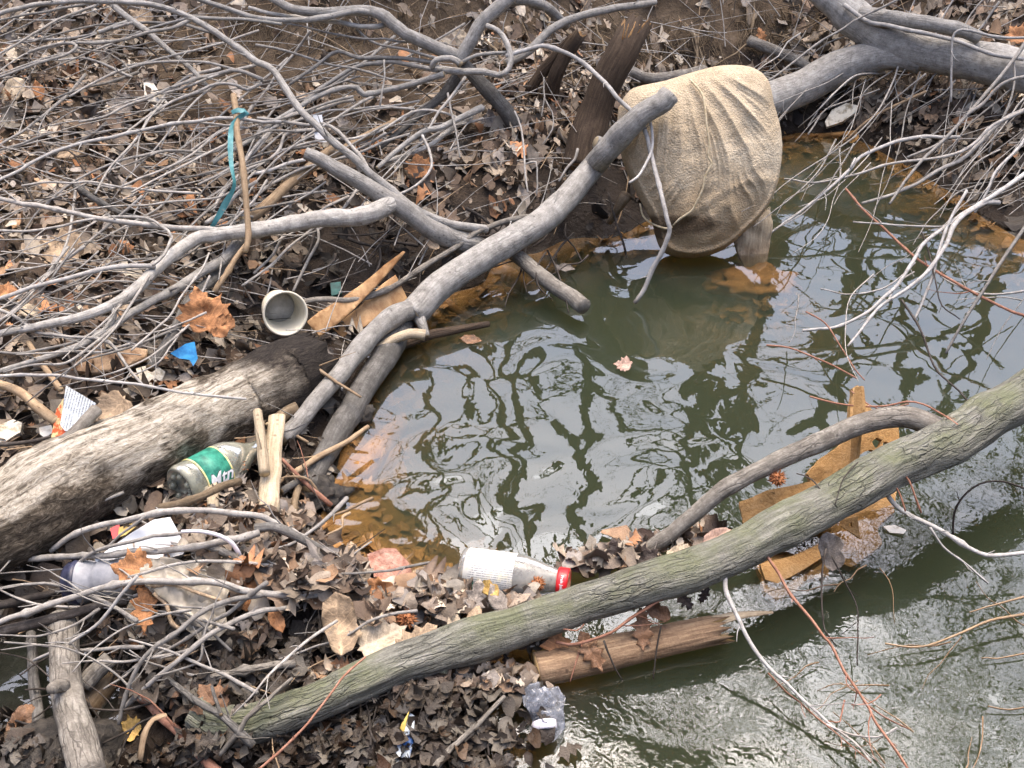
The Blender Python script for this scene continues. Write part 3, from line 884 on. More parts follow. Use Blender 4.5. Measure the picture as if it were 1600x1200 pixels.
def leaf_mass(name, C, S, tilt, colors, seed=1, lift=None, nrm=None):
    """C (n,3) centres, S (n) sizes -> one mesh of curled dead leaves."""
    r = np.random.default_rng(seed); n = len(C)
    ty = r.choice(len(LEAFT), n, p=[.28, .33, .13, .17, .09])
    Vs, Fs, Cs = [], [], []; off = 0
    for k, (tv, tf) in enumerate(LEAFT):
        ix = np.nonzero(ty == k)[0]
        if not len(ix): continue
        m = len(ix); T = len(tv)
        x = tv[None, :, 0] * (1 + r.normal(0, .12, (m, T))); y = tv[None, :, 1] * np.ones((m, 1))
        s = S[ix][:, None]
        cup = r.normal(.25, .9, (m, 1)); roll = r.normal(0, 1.0, (m, 1)); tw = r.normal(0, .6, (m, 1))
        z = cup * x * x * 1.6 + roll * y * y * .9 + tw * x * y * 1.3 + r.normal(0, .035, (m, T))
        X = np.stack([x * s, y * s, z * s], -1)
        az = r.uniform(0, 2 * math.pi, m); ca, sa = np.cos(az), np.sin(az)
        R1 = np.zeros((m, 3, 3)); R1[:, 0, 0] = ca; R1[:, 0, 1] = -sa; R1[:, 1, 0] = sa; R1[:, 1, 1] = ca; R1[:, 2, 2] = 1
        tl = r.normal(0, 1, m) * tilt[ix]; ct, st = np.cos(tl), np.sin(tl)
        R2 = np.zeros((m, 3, 3)); R2[:, 0, 0] = 1; R2[:, 1, 1] = ct; R2[:, 1, 2] = -st; R2[:, 2, 1] = st; R2[:, 2, 2] = ct
        az = r.uniform(0, 2 * math.pi, m); ca, sa = np.cos(az), np.sin(az)
        R3 = np.zeros((m, 3, 3)); R3[:, 0, 0] = ca; R3[:, 0, 1] = -sa; R3[:, 1, 0] = sa; R3[:, 1, 1] = ca; R3[:, 2, 2] = 1
        RR = R3 @ R2 @ R1
        X = np.einsum('mij,mtj->mti', RR, X)
        if nrm is not None:
            N = np.clip(nrm[ix], -.6, .6); X[:, :, 2] += -(N[:, 0][:, None] * X[:, :, 0] + N[:, 1][:, None] * X[:, :, 1])
        X += C[ix][:, None, :]
        Vs.append(X.reshape(-1, 3)); Fs.append((tf[None] + (np.arange(m) * T)[:, None, None] + off).reshape(-1, 3)); off += m * T
        Cs.append(np.repeat(colors[ix], T, 0))
    return np_mesh(name, np.vstack(Vs), np.vstack(Fs), True, None, None, np.vstack(Cs))

def scatter(n, x0, x1, y0, y1, seed):
    r = np.random.default_rng(seed)
    return r.uniform(x0, x1, n), r.uniform(y0, y1, n), r

def pix(x, y, z):
    d = np.stack([x, y, z - CAM_Z], -1); f = d @ FWD
    return 800 + FPX * (d @ RGT) / f, 600 - FPX * (d @ UPV) / f

MAT = [(60,1000),(180,960),(480,985),(560,1010),(840,1040),(830,1210),(60,1210)]                                             # soaked mat under the dam, debris shade painted into its leaves
HOLLOW = [(470,350),(640,372),(730,390),(800,380),(880,330),(960,235),(1010,330),(970,410),(780,470),(620,500),(480,480)]   # wet hollow by the water, overhang shade painted into its leaves
def litter(name, n, seed, smin, smax, lift):
    x, y, r = scatter(n, -3.6, 3.9, .7, 5.6, seed)
    z = Hs(x, y)
    px, py = pix(x, y, z)
    keep = (px > -160) & (px < 1760) & (py > -260) & (py < 1330) & (z > .004)
    patch = fbm(x * 2.2, y * 2.2, 3, 44)
    # the cut clay bank and the undercut are barer
    bare = ((px > 330) & (px < 740) & (py > -20) & (py < 135)) | ((px > 930) & (px < 1230) & (py < 95))
    bare2 = ((px > 520) & (px < 760) & (py > 140) & (py < 200)) | ((px > 240) & (px < 460) & (py > 60) & (py < 190))
    keep &= ~(bare & (r.uniform(0, 1, n) < .88)) & ~(bare2 & (r.uniform(0, 1, n) < .7))
    keep &= r.uniform(0, 1, n) < (.72 + .5 * patch)
    keep &= (z > .05) | (r.uniform(0, 1, n) < .6)
    keep &= np.hypot(px - 448, py - 492) > 42
    hollow = np.array([inpoly(a_, b_, HOLLOW) or inpoly(a_, b_, MAT) for a_, b_ in zip(px, py)])
    keep &= ~(hollow & (py < 600) & (r.uniform(0, 1, n) < .55))
    x, y, z, hollow = x[keep], y[keep], z[keep], hollow[keep]; m = len(x)
    C = np.stack([x, y, z + r.uniform(.0, lift, m)], -1)
    S = r.uniform(smin, smax, m) * (1 + .35 * (r.uniform(0, 1, m) < .08))
    ci = r.choice(len(PAL), m, p=PW); col = PAL[ci] * r.uniform(.28, 1.65, (m, 1)) * np.array([1.0, .98, .95])
    wet = np.maximum(smooth(.20, .03, z), hollow * 1.0); col = col * (1 - (.62 + .26 * hollow)[:, None] * wet[:, None])            # soaked leaves by the water line, plus painted shade in hollow and mat
    e = .05
    nrm = np.stack([-(Hs(x+e, y) - Hs(x-e, y)) / (2*e), -(Hs(x, y+e) - Hs(x, y-e)) / (2*e)], -1)
    o = link_mesh(name, leaf_mass(name, C, S, np.full(m, .62), col, seed, None, nrm), M['leaf'])
    tag(o, kind='stuff')
    return o
l1 = litter('leaf_litter', 42000, 11, .028, .074, .034)
tag(l1, 'layer of dead brown and grey leaves covering the creek bank', 'leaves')
l2 = litter('crumbled_leaf_litter', 80000, 12, .010, .026, .040)
tag(l2, 'small broken leaf scraps filling the gaps of the leaf litter', 'leaves')

# leaves heaped on the debris dam, in the lower left of the pool
DAM = [((240, 1075), (400, 1100), 26, .05), ((290, 1140), (380, 1165), 30, .045), ((330, 1040), (620, 1060), 34, .02), ((420, 1160), (800, 1150), 60, .015), ((600, 1080), (830, 1060), 30, .03), ((250, 880), (560, 905), 34, .07), ((420, 900), (760, 930), 26, .05), ((560, 960), (820, 930), 24, .055), ((240, 850), (480, 820), 30, .03),
       ((0, 1150), (120, 1190), 30, .03), ((180, 1000), (420, 1000), 40, .02), ((700, 1010), (860, 985), 26, .02),
       ((330, 760), (470, 870), 40, .02), ((880, 880), (1130, 830), 16, .02), ((180, 1190), (420, 1170), 20, .0)]
CLEAR = [[(712,850),(900,880),(900,925),(780,925),(712,912)], [(205,860),(365,872),(372,1005),(270,1000),(205,930)], [(566,850),(652,850),(655,925),(566,935)], [(140,800),(300,800),(300,905),(100,940),(100,890)],
         [(500,925),(556,925),(560,1030),(500,1030)], [(612,945),(660,945),(660,990),(612,990)], [(560,975),(790,950),(790,1025),(560,1050)], [(720,910),(800,900),(800,960),(720,960)]]
def dam_leaves():
    r = np.random.default_rng(5); C = []; S = []; col = []
    for a, b, spread, lift in DAM:
        n = int(math.dist(a, b) * 1.15 * spread / 30)
        for _ in range(n):
            t = r.uniform(); px = a[0] + (b[0]-a[0]) * t + r.normal(0, spread * .5); py = a[1] + (b[1]-a[1]) * t + r.normal(0, spread * .5)
            p = G(px, py, max(lift, -.05) + r.uniform(-.025, .02), water=lift >= 0)
            if p[2] < .004: continue
            if r.uniform() < .93 and any(inpoly(px, py, k_) for k_ in CLEAR): continue
            C.append(p); S.append(r.uniform(.022, .066) if py < 1000 else r.uniform(.015, .045)); c = PAL[r.choice(len(PAL), p=PW)] * r.uniform(.45, 1.15)
            col.append(c * (.28 if py > 1075 or (py > 1000 and px < 480) or lift < .015 else 1.15))  # low dam leaves darkened to paint in the shade under the debris
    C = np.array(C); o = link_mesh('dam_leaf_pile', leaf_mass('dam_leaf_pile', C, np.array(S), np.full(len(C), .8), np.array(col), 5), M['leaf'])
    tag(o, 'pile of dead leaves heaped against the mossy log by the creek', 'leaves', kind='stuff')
dam_leaves()

# silted leaves lying on the bed in the shallows
def bed_leaves():
    x, y, r = scatter(16000, -1.5, 3.2, .9, 4.3, 31)
    z = Hs(x, y); px, py = pix(x, y, z); k = (z < -.008) & (z > -.13) & ~((px < 700) & (py > 985)); x, y, z = x[k], y[k], z[k]; m = len(x)
    C = np.stack([x, y, np.minimum(z + r.uniform(0, .015, m), -.012)], -1)
    col = np.array([(.40, .22, .08)]) * r.uniform(.5, 1.3, (m, 1))
    o = link_mesh('sunken_leaf_litter', leaf_mass('sunken_leaf_litter', C, r.uniform(.03, .06, m), np.full(m, .15), col, 8), M['leaf'])
    tag(o, 'orange silted leaves lying on the shallow creek bed', 'leaves', kind='stuff')
bed_leaves()

# ------------------------------------------------------------------ fine twig litter (uncountable)
def stick_mass(name, segs, mat, label, sides=4):
    """segs: list of (points (k,3), r0, r1)"""
    Vs, Fs = [], []; off = 0
    a = np.arange(sides) * 2 * math.pi / sides
    for pts, r0, r1 in segs:
        pts = np.asarray(pts); k = len(pts); T = np.gradient(pts, axis=0); T /= np.linalg.norm(T, axis=1)[:, None] + 1e-9
        ref = np.array([0.3, .2, 1.0]); U = np.cross(T, ref); U /= np.linalg.norm(U, axis=1)[:, None] + 1e-9; W = np.cross(T, U)
        R = np.linspace(r0, r1, k)
        v = pts[:, None, :] + R[:, None, None] * (np.cos(a)[None, :, None] * U[:, None, :] + np.sin(a)[None, :, None] * W[:, None, :])
        Vs.append(v.reshape(-1, 3)); i = np.arange(k-1)[:, None] * sides; j = np.arange(sides)[None, :]; j2 = (j+1) % sides
        Fs.append((np.stack([i+j, i+j2, i+sides+j2, i+sides+j], -1).reshape(-1, 4)) + off); off += k * sides
    o = link_mesh(name, np_mesh(name, np.vstack(Vs), np.vstack(Fs)), mat)
    return tag(o, label, 'twigs', kind='stuff')

def twig_litter(n, seed, mat, name, label, rr=(.0006, .0022), ll=(.05, .28), lift=.05):
    x, y, r = scatter(n, -3.2, 3.6, .8, 5.3, seed); z = Hs(x, y); px, py = pix(x, y, z)
    k = (z > .01) & (px > -100) & (px < 1700) & (py > -100) & (py < (1250 if ll[1] < .5 else 600)); x, y, z = x[k], y[k], z[k]
    segs = []
    for i_ in range(len(x)):
        L_ = r.uniform(*ll); az = r.uniform(0, math.pi) if r.uniform() < .5 else r.normal(.5, .4)
        q = 6; s = np.linspace(-.5, .5, q) * L_; bend = r.normal(0, .09) ; cx = x[i_] + np.cos(az) * s - np.sin(az) * (s ** 2) * bend / L_ * 4; cy = y[i_] + np.sin(az) * s + np.cos(az) * (s ** 2) * bend / L_ * 4
        h = Hs(cx, cy); cz = np.maximum(h, .0) + .008; l0, l1 = r.uniform(.0, lift, 2)
        ln = np.linspace(cz[0] + l0, cz[-1] + l1, q); cz = np.maximum(cz, ln)
        R0 = r.uniform(*rr); segs.append((np.stack([cx, cy, cz], -1), R0, R0 * .5))
    return stick_mass(name, segs, mat, label)
twig_litter(1700, 51, M['twigtan'], 'twig_litter', 'fine tan and brown sticks strewn through the leaf litter')
twig_litter(1900, 52, M['twigdark'], 'dark_twig_litter', 'fine dark wet sticks strewn through the leaf litter')
twig_litter(2600, 53, M['twig'], 'grey_twig_litter', 'short pale grey sticks strewn over the leafy bank', (.0009, .0026), (.12, .55), .13)

# hair roots hanging from the top of the cut bank
def rootlets():
    r = np.random.default_rng(77); segs = []
    zones = [(330, 740, -10, 30, 60), (300, 600, 20, 70, 40), (930, 1130, 20, 90, 60), (780, 1010, 60, 160, 60), (1130, 1290, 0, 60, 40)]
    for x0, x1, y0, y1, n in zones:
        for _ in range(n * 2):
            px, py = r.uniform(x0, x1), r.uniform(y0, y1); p = G(px, py, .03); L_ = r.uniform(.05, .22); q = 7
            s = np.linspace(0, 1, q); ww = r.normal(0, .025, (q, 3)).cumsum(0) * .45
            pts = p[None, :] + np.stack([s * r.normal(0, .04), -s * .02, -s * L_], -1) + ww
            g = Hs(pts[:, 0], pts[:, 1]) + .004
            pts[:, 1] -= np.maximum(0, g - pts[:, 2]) * .5; pts[:, 2] = np.maximum(pts[:, 2], Hs(pts[:, 0], pts[:, 1]) + .004)
            segs.append((pts, r.uniform(.0008, .0024), .0005))
    stick_mass('hanging_rootlets', segs, M['root'], 'fine tan rootlets hanging down the cut clay bank')
rootlets()

# ------------------------------------------------------------------ bare trees on the banks above the frame: the pool mirrors them
def bare_tree(name, base, height, r0, lean, seed, label, mat=None, depth_=3, spread=1.0):
    r = random.Random(seed)
    segs = {'trunk': [], 'crown': []}
    def grow(p, d, L_, rad, lev):
        n = 7; pts = [p.copy()]; dd = d.copy()
        for k in range(n):
            dd = dd + Vector((r.gauss(0, .13), r.gauss(0, .13), r.gauss(0, .07) + (.02 if lev else 0))) * (1.2 if lev else .5)
            dd.normalize(); pts.append(pts[-1] + dd * L_ / n)
        r1 = rad * (.55 if lev == 0 else .45)
        segs['trunk' if lev == 0 else 'crown'].append((np.array([list(q) for q in pts]), rad, r1))
        if lev < depth_:
            nb = {0: 7, 1: 4, 2: 3, 3: 3}.get(lev, 3)
            for b in range(nb):
                t = r.uniform(.3 if lev == 0 else .2, 1.0) if b else 1.0
                k = min(n, int(t * n)); a = r.uniform(0, 2 * math.pi); out = Vector((math.cos(a), math.sin(a), r.uniform(.1, .9) )) * spread
                nd = (dd * .7 + out).normalized()
                grow(pts[k], nd, L_ * r.uniform(.42, .68), max(.0025, (rad + (r1 - rad) * t) * r.uniform(.42, .62)), lev + 1)
    grow(Vector((0, 0, -.2)), Vector(lean).normalized(), height, r0, 0)
    e = empty(name, base, label, 'tree', 'bare trees on the banks mirrored in the pool')
    for part, sg in segs.items():
        Vs, Fs = [], []; off = 0; sides = 10 if part == 'trunk' else 4; a = np.arange(sides) * 2 * math.pi / sides
        for pts, ra, rb in sg:
            k = len(pts); T = np.gradient(pts, axis=0); T /= np.linalg.norm(T, axis=1)[:, None] + 1e-9
            U = np.cross(T, np.array([.31, .22, .1]) + (.9 if abs(T[0][2]) < .7 else 0) * np.array([0, 0, 1])); U /= np.linalg.norm(U, axis=1)[:, None] + 1e-9; W = np.cross(T, U)
            R = np.linspace(ra, rb, k); v = pts[:, None, :] + R[:, None, None] * (np.cos(a)[None, :, None] * U[:, None, :] + np.sin(a)[None, :, None] * W[:, None, :])
            Vs.append(v.reshape(-1, 3)); i_ = np.arange(k-1)[:, None] * sides; j_ = np.arange(sides)[None, :]; j2 = (j_+1) % sides
            Fs.append(np.stack([i_+j_, i_+j2, i_+sides+j2, i_+sides+j_], -1).reshape(-1, 4) + off); off += k * sides
        link_mesh(part, np_mesh(part, np.vstack(Vs), np.vstack(Fs)), mat or M['treebark'], e, base)
    return e
TREES = [(-3.4, 6.2, 7, .13, (.12, -.12, 1)), (-1.9, 7.4, 9, .17, (-.1, -.05, 1)), (-.6, 6.3, 6, .09, (.15, -.18, 1)), (.5, 7.9, 9, .16, (.05, -.1, 1)),
         (1.4, 6.4, 6.5, .10, (-.12, -.15, 1)), (2.5, 7.2, 8, .14, (.1, -.1, 1)), (3.6, 6.3, 6, .11, (-.25, -.1, 1)), (4.8, 7.8, 9, .18, (0, -.1, 1)),
         (-5.2, 5.2, 8, .15, (.3, -.1, 1)), (5.6, 5.0, 7, .13, (-.3, 0, 1)), (-.2, 10.5, 11, .2, (.05, 0, 1)), (3.1, 10.8, 11, .2, (-.05, 0, 1)), (-3.6, 10.2, 11, .19, (0, 0, 1)),
         (1.9, 13.5, 12, .22, (0, 0, 1)), (-1.6, 14, 12, .22, (0, 0, 1)), (5.2, 12.5, 12, .22, (0, 0, 1))]
for k, (x, y, hh, rr_, ln) in enumerate(TREES):
    z = float(H_fn(np.array([x]), np.array([y]))[0])
    bare_tree('bare_tree', (x, y, z), hh, rr_ * .62, ln, 100 + k, 'bare leafless tree on the bank above the frame, mirrored in the pool')
# the leaning trunk whose mirror image crosses the lower water
zr = float(H_fn(np.array([-3.7]), np.array([5.25]))[0])
cl = np.array([(-3.7, 5.25, zr - .1), (-2.4, 4.8, 2.1), (-1.1, 4.2, 2.5), (-.36, 3.99, 3.0), (-.04, 4.55, 4.0), (.39, 4.98, 5.0), (.92, 5.36, 6.0), (1.57, 5.73, 7.2), (2.5, 5.85, 8.5)])
cs = catmull(cl, .25)
lt = empty('leaning_tree', cs[0], 'leaning bare trunk above the frame whose dark mirror band crosses the lower water', 'tree')
link_mesh('trunk', tube_mesh('trunk', cs, np.linspace(.24, .27, len(cs)), 14, .06, 3, 4), M['treebark'], lt, cs[0])

# ================================================================== LOGS AND LARGE BRANCHES
LOGG = 'fallen logs and limbs'
# mossy log across the lower right
thing('mossy_log', 'long green mossy log lying across the lower right of the pool with a side branch', 'log', M['moss'], [
 ('trunk', '56 72 .05 | 306,1112,.05 340,1130,.05 400,1128,.05 480,1100,.06 560,1068,.06 650,1030,.06 760,992,.07 870,958,.09 1000,915,.12 1130,872,.14 1260,806,.16 1380,738,.18 1480,690,.20 1560,640,.21 1660,585,.22', M['moss'], dict(rough=.2, knots=5, endcap='flat', splinter=1.6, smk=14, rf=6, seed=3, sides=48)),
 ('side_branch', '36 22 .16 | 1480,676,.21 1430,655,.21 1395,652,.20 1330,668,.19 1250,705,.17 1180,738,.15 1120,772,.12 1080,808,.08 1040,840,.04 990,872,.0', M['limb'], dict(rough=.08, knots=4, smk=14)),
 ('stub', '24 20 .1 | 700,1010,.08 694,1040,.05 690,1052,.04', M['moss'], dict(smk=1)),
], part='branch')
# pale grey limb that crosses in front of the sack
thing('grey_limb', 'smooth pale grey limb with a sawn end crossing in front of the tan sack', 'branch', M['grey'], [
 ('limb', '33 46 .2 | 1048,150,.30 1000,182,.27 960,222,.24 915,275,.20 860,335,.16 800,375,.13 740,410,.11 690,445,.09 655,478,.07 640,492,.06', M['grey'], dict(rough=.08, knots=4, endcap='flat', smk=12, rf=6, front=True)),
 ('branch', '32 26 .08 | 648,484,.07 620,492,.08 590,515,.09 560,545,.09 530,585,.08 500,620,.07 470,655,.05 440,688,.03', M['grey'], dict(rough=.08, knots=3)),
 ('stub', '24 19 .2 | 948,232,.24 938,226,.26 930,222,.27', M['grey'], dict(smk=1, endcap='flat')),
 ('branch', '44 32 .03 | 628,505,.03 605,550,.03 575,595,.03 548,640,.03 520,690,.02 495,735,.01 478,770,.0', M['greydark'], dict(rough=.08, knots=2)),
 ('stub', '20 8 .1 | 655,495,.06 662,512,.05 668,526,.04', M['grey'], dict(smk=1)),
], part='branch')
thing('forked_limb', 'forked grey limb reaching left over the leafy bank from below the long limb', 'branch', M['grey'], [
 ('limb', '20 34 .2 | 478,238,.24 500,248,.24 540,272,.22 580,295,.20 615,318,.18 655,345,.14 700,372,.10 730,382,.07', M['grey'], dict(rough=.10, knots=4, splinter=2.5, endcap='flat')),
 ('branch', '30 11 .2 | 612,312,.18 598,326,.19 565,338,.20 500,342,.20 430,354,.19 385,362,.19 340,368,.18 305,372,.18 272,398,.17 240,424,.16 200,462,.15 150,488,.14 90,504,.13 -10,522,.12'),
 ('branch', '17 8 .1 | 380,372,.14 350,405,.13 310,428,.12 262,458,.12 205,490,.12 165,518,.12 110,545,.12 60,562,.12 -10,582,.12'),
 ('branch', '9 8 .1 | 175,478,.14 179,492,.13 166,512,.12 142,532,.12'),
 ('twig', '8 6 .1 | 240,418,.17 200,416,.18 160,420,.18 110,432,.18 50,450,.17 -10,470,.17', M['twigwhite']),
 ('twig', '9 7 .1 | 350,360,.19 300,357,.2 240,353,.2 175,345,.2 110,332,.2 50,318,.2 -10,310,.2', M['twig']),
], part='branch')
thing('dark_branch', 'thick dark grey branch slanting down behind the forked limb to the blue scrap', 'branch', M['greydark'],  # uses the darker grey bark
 '20 15 .09 | 385,345 368,385 340,430 300,465 275,510 255,545 235,575')
# decayed log
thing('decayed_log', 'thick rotten log with pale stripped wood, charred at its right end', 'log', M['decayed'],
 '158 96 .04 | -90,868,.05 0,822,.05 120,752,.05 250,688,.05 370,628,.05 440,592,.045 478,572,.04', sides=72, rough=.2, knots=4, rf=7, splinter=.5, endcap='flat', jit=.5, smk=16)
# stumps
thing('broken_stump', 'dark leaning broken stump with orange splinters just left of the sack', 'stump', M['stump'], [
 ('trunk', '58 46 .0 | 905,268,.02 915,225,.06 930,175,.12 950,125,.2 968,90,.26 982,62,.3', M['stump'], dict(rough=.14, knots=2, splinter=2.2, endcap='flat', smk=3, sides=26)),
] + [('splinter', '3 1 .3 | %d,%d,.30 %d,%d,.34 %d,%d,.37' % (970+i*3, 72, 974+i*4, 55, 976+i*5 + (i*7) % 5, 32 + (i*5) % 13), M['fibre'], dict(smk=1)) for i in range(9)])
thing('thin_stump', 'thin black leaning stick stump left of the broken stump', 'stump', M['stump'], [
 '26 20 .1 | 858,150,.03 868,120,.1 885,85,.17 903,58,.22', '24 16 .05 | 900,62,.2 870,90,.14 845,115,.08 830,140,.03'], part='prong', splinter=1.5)
# big logs, top right
thing('fallen_log', 'thick grey trunk sloping down to the right edge at the top right', 'log', M['limb'], [
 ('log', '42 68 .2 | 1255,-40,.28 1300,0,.26 1340,32,.22 1380,62,.19 1440,80,.17 1520,95,.16 1600,112,.15 1680,130,.15', M['grey'], dict(rough=.10, knots=5, rf=4, smk=12)),
 ('limb', '44 58 .15 | 1440,92,.15 1395,86,.16 1350,92,.15 1300,112,.13 1250,138,.11 1200,158,.10 1150,172,.09', M['grey'], dict(rough=.08, knots=3)),
 ('branch', '26 20 .3 | 1345,22,.28 1400,30,.30 1450,38,.30 1500,46,.28 1530,60,.25', M['grey'], dict()),
 ('vine', '7 6 .3 | 1320,10,.32 1360,35,.32 1400,43,.31 1450,52,.29 1500,66,.27 1545,84,.25 1600,92,.24', M['twigwhite'], dict()),
])
thing('bank_log', 'slim brown log half buried above the sack at the top right', 'log', M['limb'], '18 15 .05 | 1170,62 1205,78 1240,92 1275,112')
thing('root_log', 'short dark log wedged behind the top of the sack', 'log', M['limb'], '18 20 .06 | 984,112 1005,122 1030,124 1070,118 1100,112')
# root crown in the upper middle
thing('fallen_tree', 'grey fallen tree whose boughs spread from the knotted fork at the upper middle', 'tree', M['grey'], [
 ('trunk', '30 22 .2 | 805,195,.02 785,168,.08 760,140,.13 735,112,.18 715,88,.22', M['greydark'], dict(rough=.1)),
 ('bough', '26 14 .25 | 718,90,.22 690,80,.26 655,62,.3 620,42,.32 595,22,.34 560,16,.34 500,20,.34 460,14,.34 430,0,.34 410,-15,.34'),
 ('bough', '12 8 .3 | 600,26,.33 560,18,.35 510,28,.34 450,34,.34 400,28,.35 340,10,.36 280,-8,.37'),
 ('bough', '10 7 .3 | 610,34,.31 590,40,.31 550,38,.31 490,34,.3 440,24,.3 390,12,.3'),
 ('bough', '22 26 .25 | 715,95,.22 735,65,.26 752,35,.3 778,12,.33 805,-12,.36'),
 ('bough', '22 16 .3 | 780,2,.33 820,0,.33 850,10,.31 872,28,.28 885,42,.24'),
 ('bough', '20 9 .22 | 712,120,.16 690,150,.13 655,180,.11 620,210,.09 590,232,.07', M['greydark']),
 ('bough', '17 12 .25 | 790,100,.2 825,80,.22 860,48,.26 900,28,.3 950,15,.32 1022,4,.34'),
 ('loop', '10 12 .25 | 676,104,.24 682,92,.26 705,90,.27 720,100,.26'),
 ('loop', '14 9 .22 | 680,108,.22 720,112,.24 755,112,.25 780,118,.25 795,108,.26 798,88,.27 790,65,.28 778,48,.29 760,40,.3'),
 ('twig', '7 7 .28 | 722,97,.24 745,86,.26 775,84,.27 800,82,.27 840,75,.26'),
 ('bough', '8 6 .2 | 680,98,.24 620,92,.24 560,90,.23 530,80,.23 512,90,.22 480,115,.2 455,135,.18', M['twig']),
 ('bough', '9 6 .2 | 682,106,.23 640,100,.23 600,98,.22 562,104,.21 520,126,.19 490,145,.17 465,168,.15 430,196,.13 398,232,.12', M['twig']),
 ('bough', '12 7 .2 | 692,116,.22 650,130,.2 600,142,.18 568,148,.18 558,136,.19 530,138,.18 498,150,.17 468,168,.16 430,190,.15 390,218,.14 330,255,.13', M['grey']),
 ('bough', '8 5 .2 | 552,152,.17 500,170,.16 450,182,.15 425,205,.14 395,240,.13 350,268,.12 310,290,.12', M['twig']),
 ('twig', '5 3 .2 | 700,66,.26 640,64,.28 570,62,.28 500,46,.28 440,36,.28 400,30,.28', M['twig']),
 ('twig', '6 4 .2 | 690,92,.25 640,78,.27 590,70,.28 562,52,.29 545,32,.3', M['twig']),
 ('twig', '5 4 .2 | 400,70,.22 440,80,.22 500,95,.22 560,108,.21 610,122,.2 650,124,.2', M['twig']),
 ('twig', '6 4 .2 | 726,118,.2 705,150,.18 685,175,.16 668,205,.14 655,222,.12', M['twig']),
 ('twig', '5 3 .2 | 700,148,.18 705,175,.16 712,205,.14 718,245,.12', M['twig']),
], part='bough', smk=8, ws=.86)
thing('arching_twig', 'long pale twig arching from the upper middle down over the sack to the water', 'branch', M['twigwhite'], [
 ('stem', '7 7 .2 | 790,88,.26 830,76,.27 858,74,.28 885,82,.28 912,98,.29 938,122,.3 965,152,.31 985,170,.32 1003,192,.32 1014,222,.32 1018,250,.31 1032,300,.28 1044,345,.24 1049,362,.2 1036,395,.13 1020,422,.08 1008,452,.03 992,474,.01', M['twigwhite'], dict(smk=10, front=True)),
 ('twig', '5 4 .3 | 1012,176,.34 1018,200,.34 1018,232,.33 1006,260,.31 996,276,.3 983,286,.29', M['twigwhite'], dict(smk=6, front=True)),
], sides=8)
# long upper-left branches
thing('long_branch', 'longest smooth grey branch, arching across the top left and down to the forked limb', 'branch', M['grey'], [
 ('stem', '7 14 .3 | -15,26,.38 40,10,.4 100,3,.4 170,2,.4 230,6,.39 280,20,.38 320,40,.37 355,62,.36 395,92,.35 425,110,.34 445,140,.32 468,170,.3 495,196,.28 520,222,.26 550,245,.24 580,272,.22 612,298,.2 650,328,.17 700,350,.14 760,357,.12'),
 ('twig', '6 5 .3 | 298,28,.38 340,30,.38 390,32,.38 440,36,.38'),
], smk=14)
UL = 'thin grey branches sweeping over the left bank'
def solo(label, mat, *specs, name='branch', cat='branch', group=UL, **kw):
    if group in (UL, 'grey twigs tangled between the fork and the leafy bank') and 'ws' not in kw: kw['ws'] = .84
    return thing(name, label, cat, M[mat], list(specs), group=group, **kw)
solo('thin grey branch along the very top left, second from the top edge', 'twig', '4 6 .3 | -10,38 60,22 115,10 170,-2')
solo('straight thin grey branch climbing from the left edge, third from the top edge', 'twig', '4 6 .3 | -10,88 60,50 100,26 160,6 210,-8')
solo('kinked grey branch ending in a hook at the top left of the bank', 'twig', '5 6 .25 | -10,122 60,98 108,84 120,72 100,68 72,74 45,83', '6 7 .25 | 118,67 160,67 220,52 265,42 302,28', '4 3 .2 | 122,72 150,80 165,82 190,98 200,112')
solo('thick straight grey stick sloping down right at the top left', 'grey', '13 8 .16 | 172,2 205,30 240,58 275,85 300,106 325,135', ('stub', '9 7 .16 | 198,34 175,42 155,52'))
solo('fine branch forking from the cut clay down to the left leaves', 'twig', '4 6 .18 | 108,152 150,130 200,108 240,98 290,96 335,99 380,112 410,124', '4 5 .18 | 190,104 240,92 290,80 330,72 360,66 405,48')
solo('long pale branch running the full width of the left bank below the white paper scrap', 'twigwhite', '6 7 .22 | -10,287 50,256 110,230 175,215 240,200 300,190 350,185 400,187 440,192', '5 5 .2 | 230,201 262,195 300,192 340,194 385,198')
solo('grey branch with a bent tip crossing behind the ribbon top', 'twig', '4 8 .18 | 125,190 165,183 200,165 250,145 300,125 340,115 372,109 410,122')
solo('grey branch peaking beside the ribbon and dropping left', 'twig', '4 7 .17 | 195,212 240,178 285,152 318,138 345,130 368,132 386,139 410,128')
solo('nearly level thin branch left of the ribbon', 'twig', '4 5 .16 | 35,292 80,286 130,285 200,294 255,299 310,300')
solo('short steep twig crossing the long pale branch', 'twig', '4 5 .22 | 148,302 172,262 208,222 234,182 252,162', '3 2 .16 | 142,234 175,252 205,272 222,284')
solo('pair of parallel twigs rising toward the ribbon', 'twig', '4 5 .17 | 190,292 250,266 300,237 352,204 372,196', '4 5 .17 | 204,300 262,270 310,246 352,226')
solo('grey branch curling over at its right end below the level twig', 'twig', '5 6 .2 | -10,361 60,359 130,346 190,339 228,340 250,352 270,370 258,398 240,412')
solo('thin branch from the left litter to the foot of the ribbon', 'twig', '3 5 .2 | 118,330 165,322 230,320 290,314 340,306 372,292 400,270')
solo('brown-grey stick sloping down right under the curled branch', 'greydark', '13 8 .12 | 118,292 150,312 190,335 225,345 255,352')
solo('thin grey stem crossing low in front of the decayed log from the left', 'twigwhite', '6 5 .16 | -10,586 60,584 120,590 190,598 245,605 300,616 340,620 382,621', smk=12)
solo('kinked branch dropping from the left edge to the rotten wood chunk', 'twig', '7 6 .12 | -10,478 30,500 60,520 120,527 170,538 188,558 205,580 225,605')
solo('wavy low branch under the forked limb at the left edge', 'twig', '5 6 .12 | -10,548 30,552 60,548 110,535 150,520 180,514')
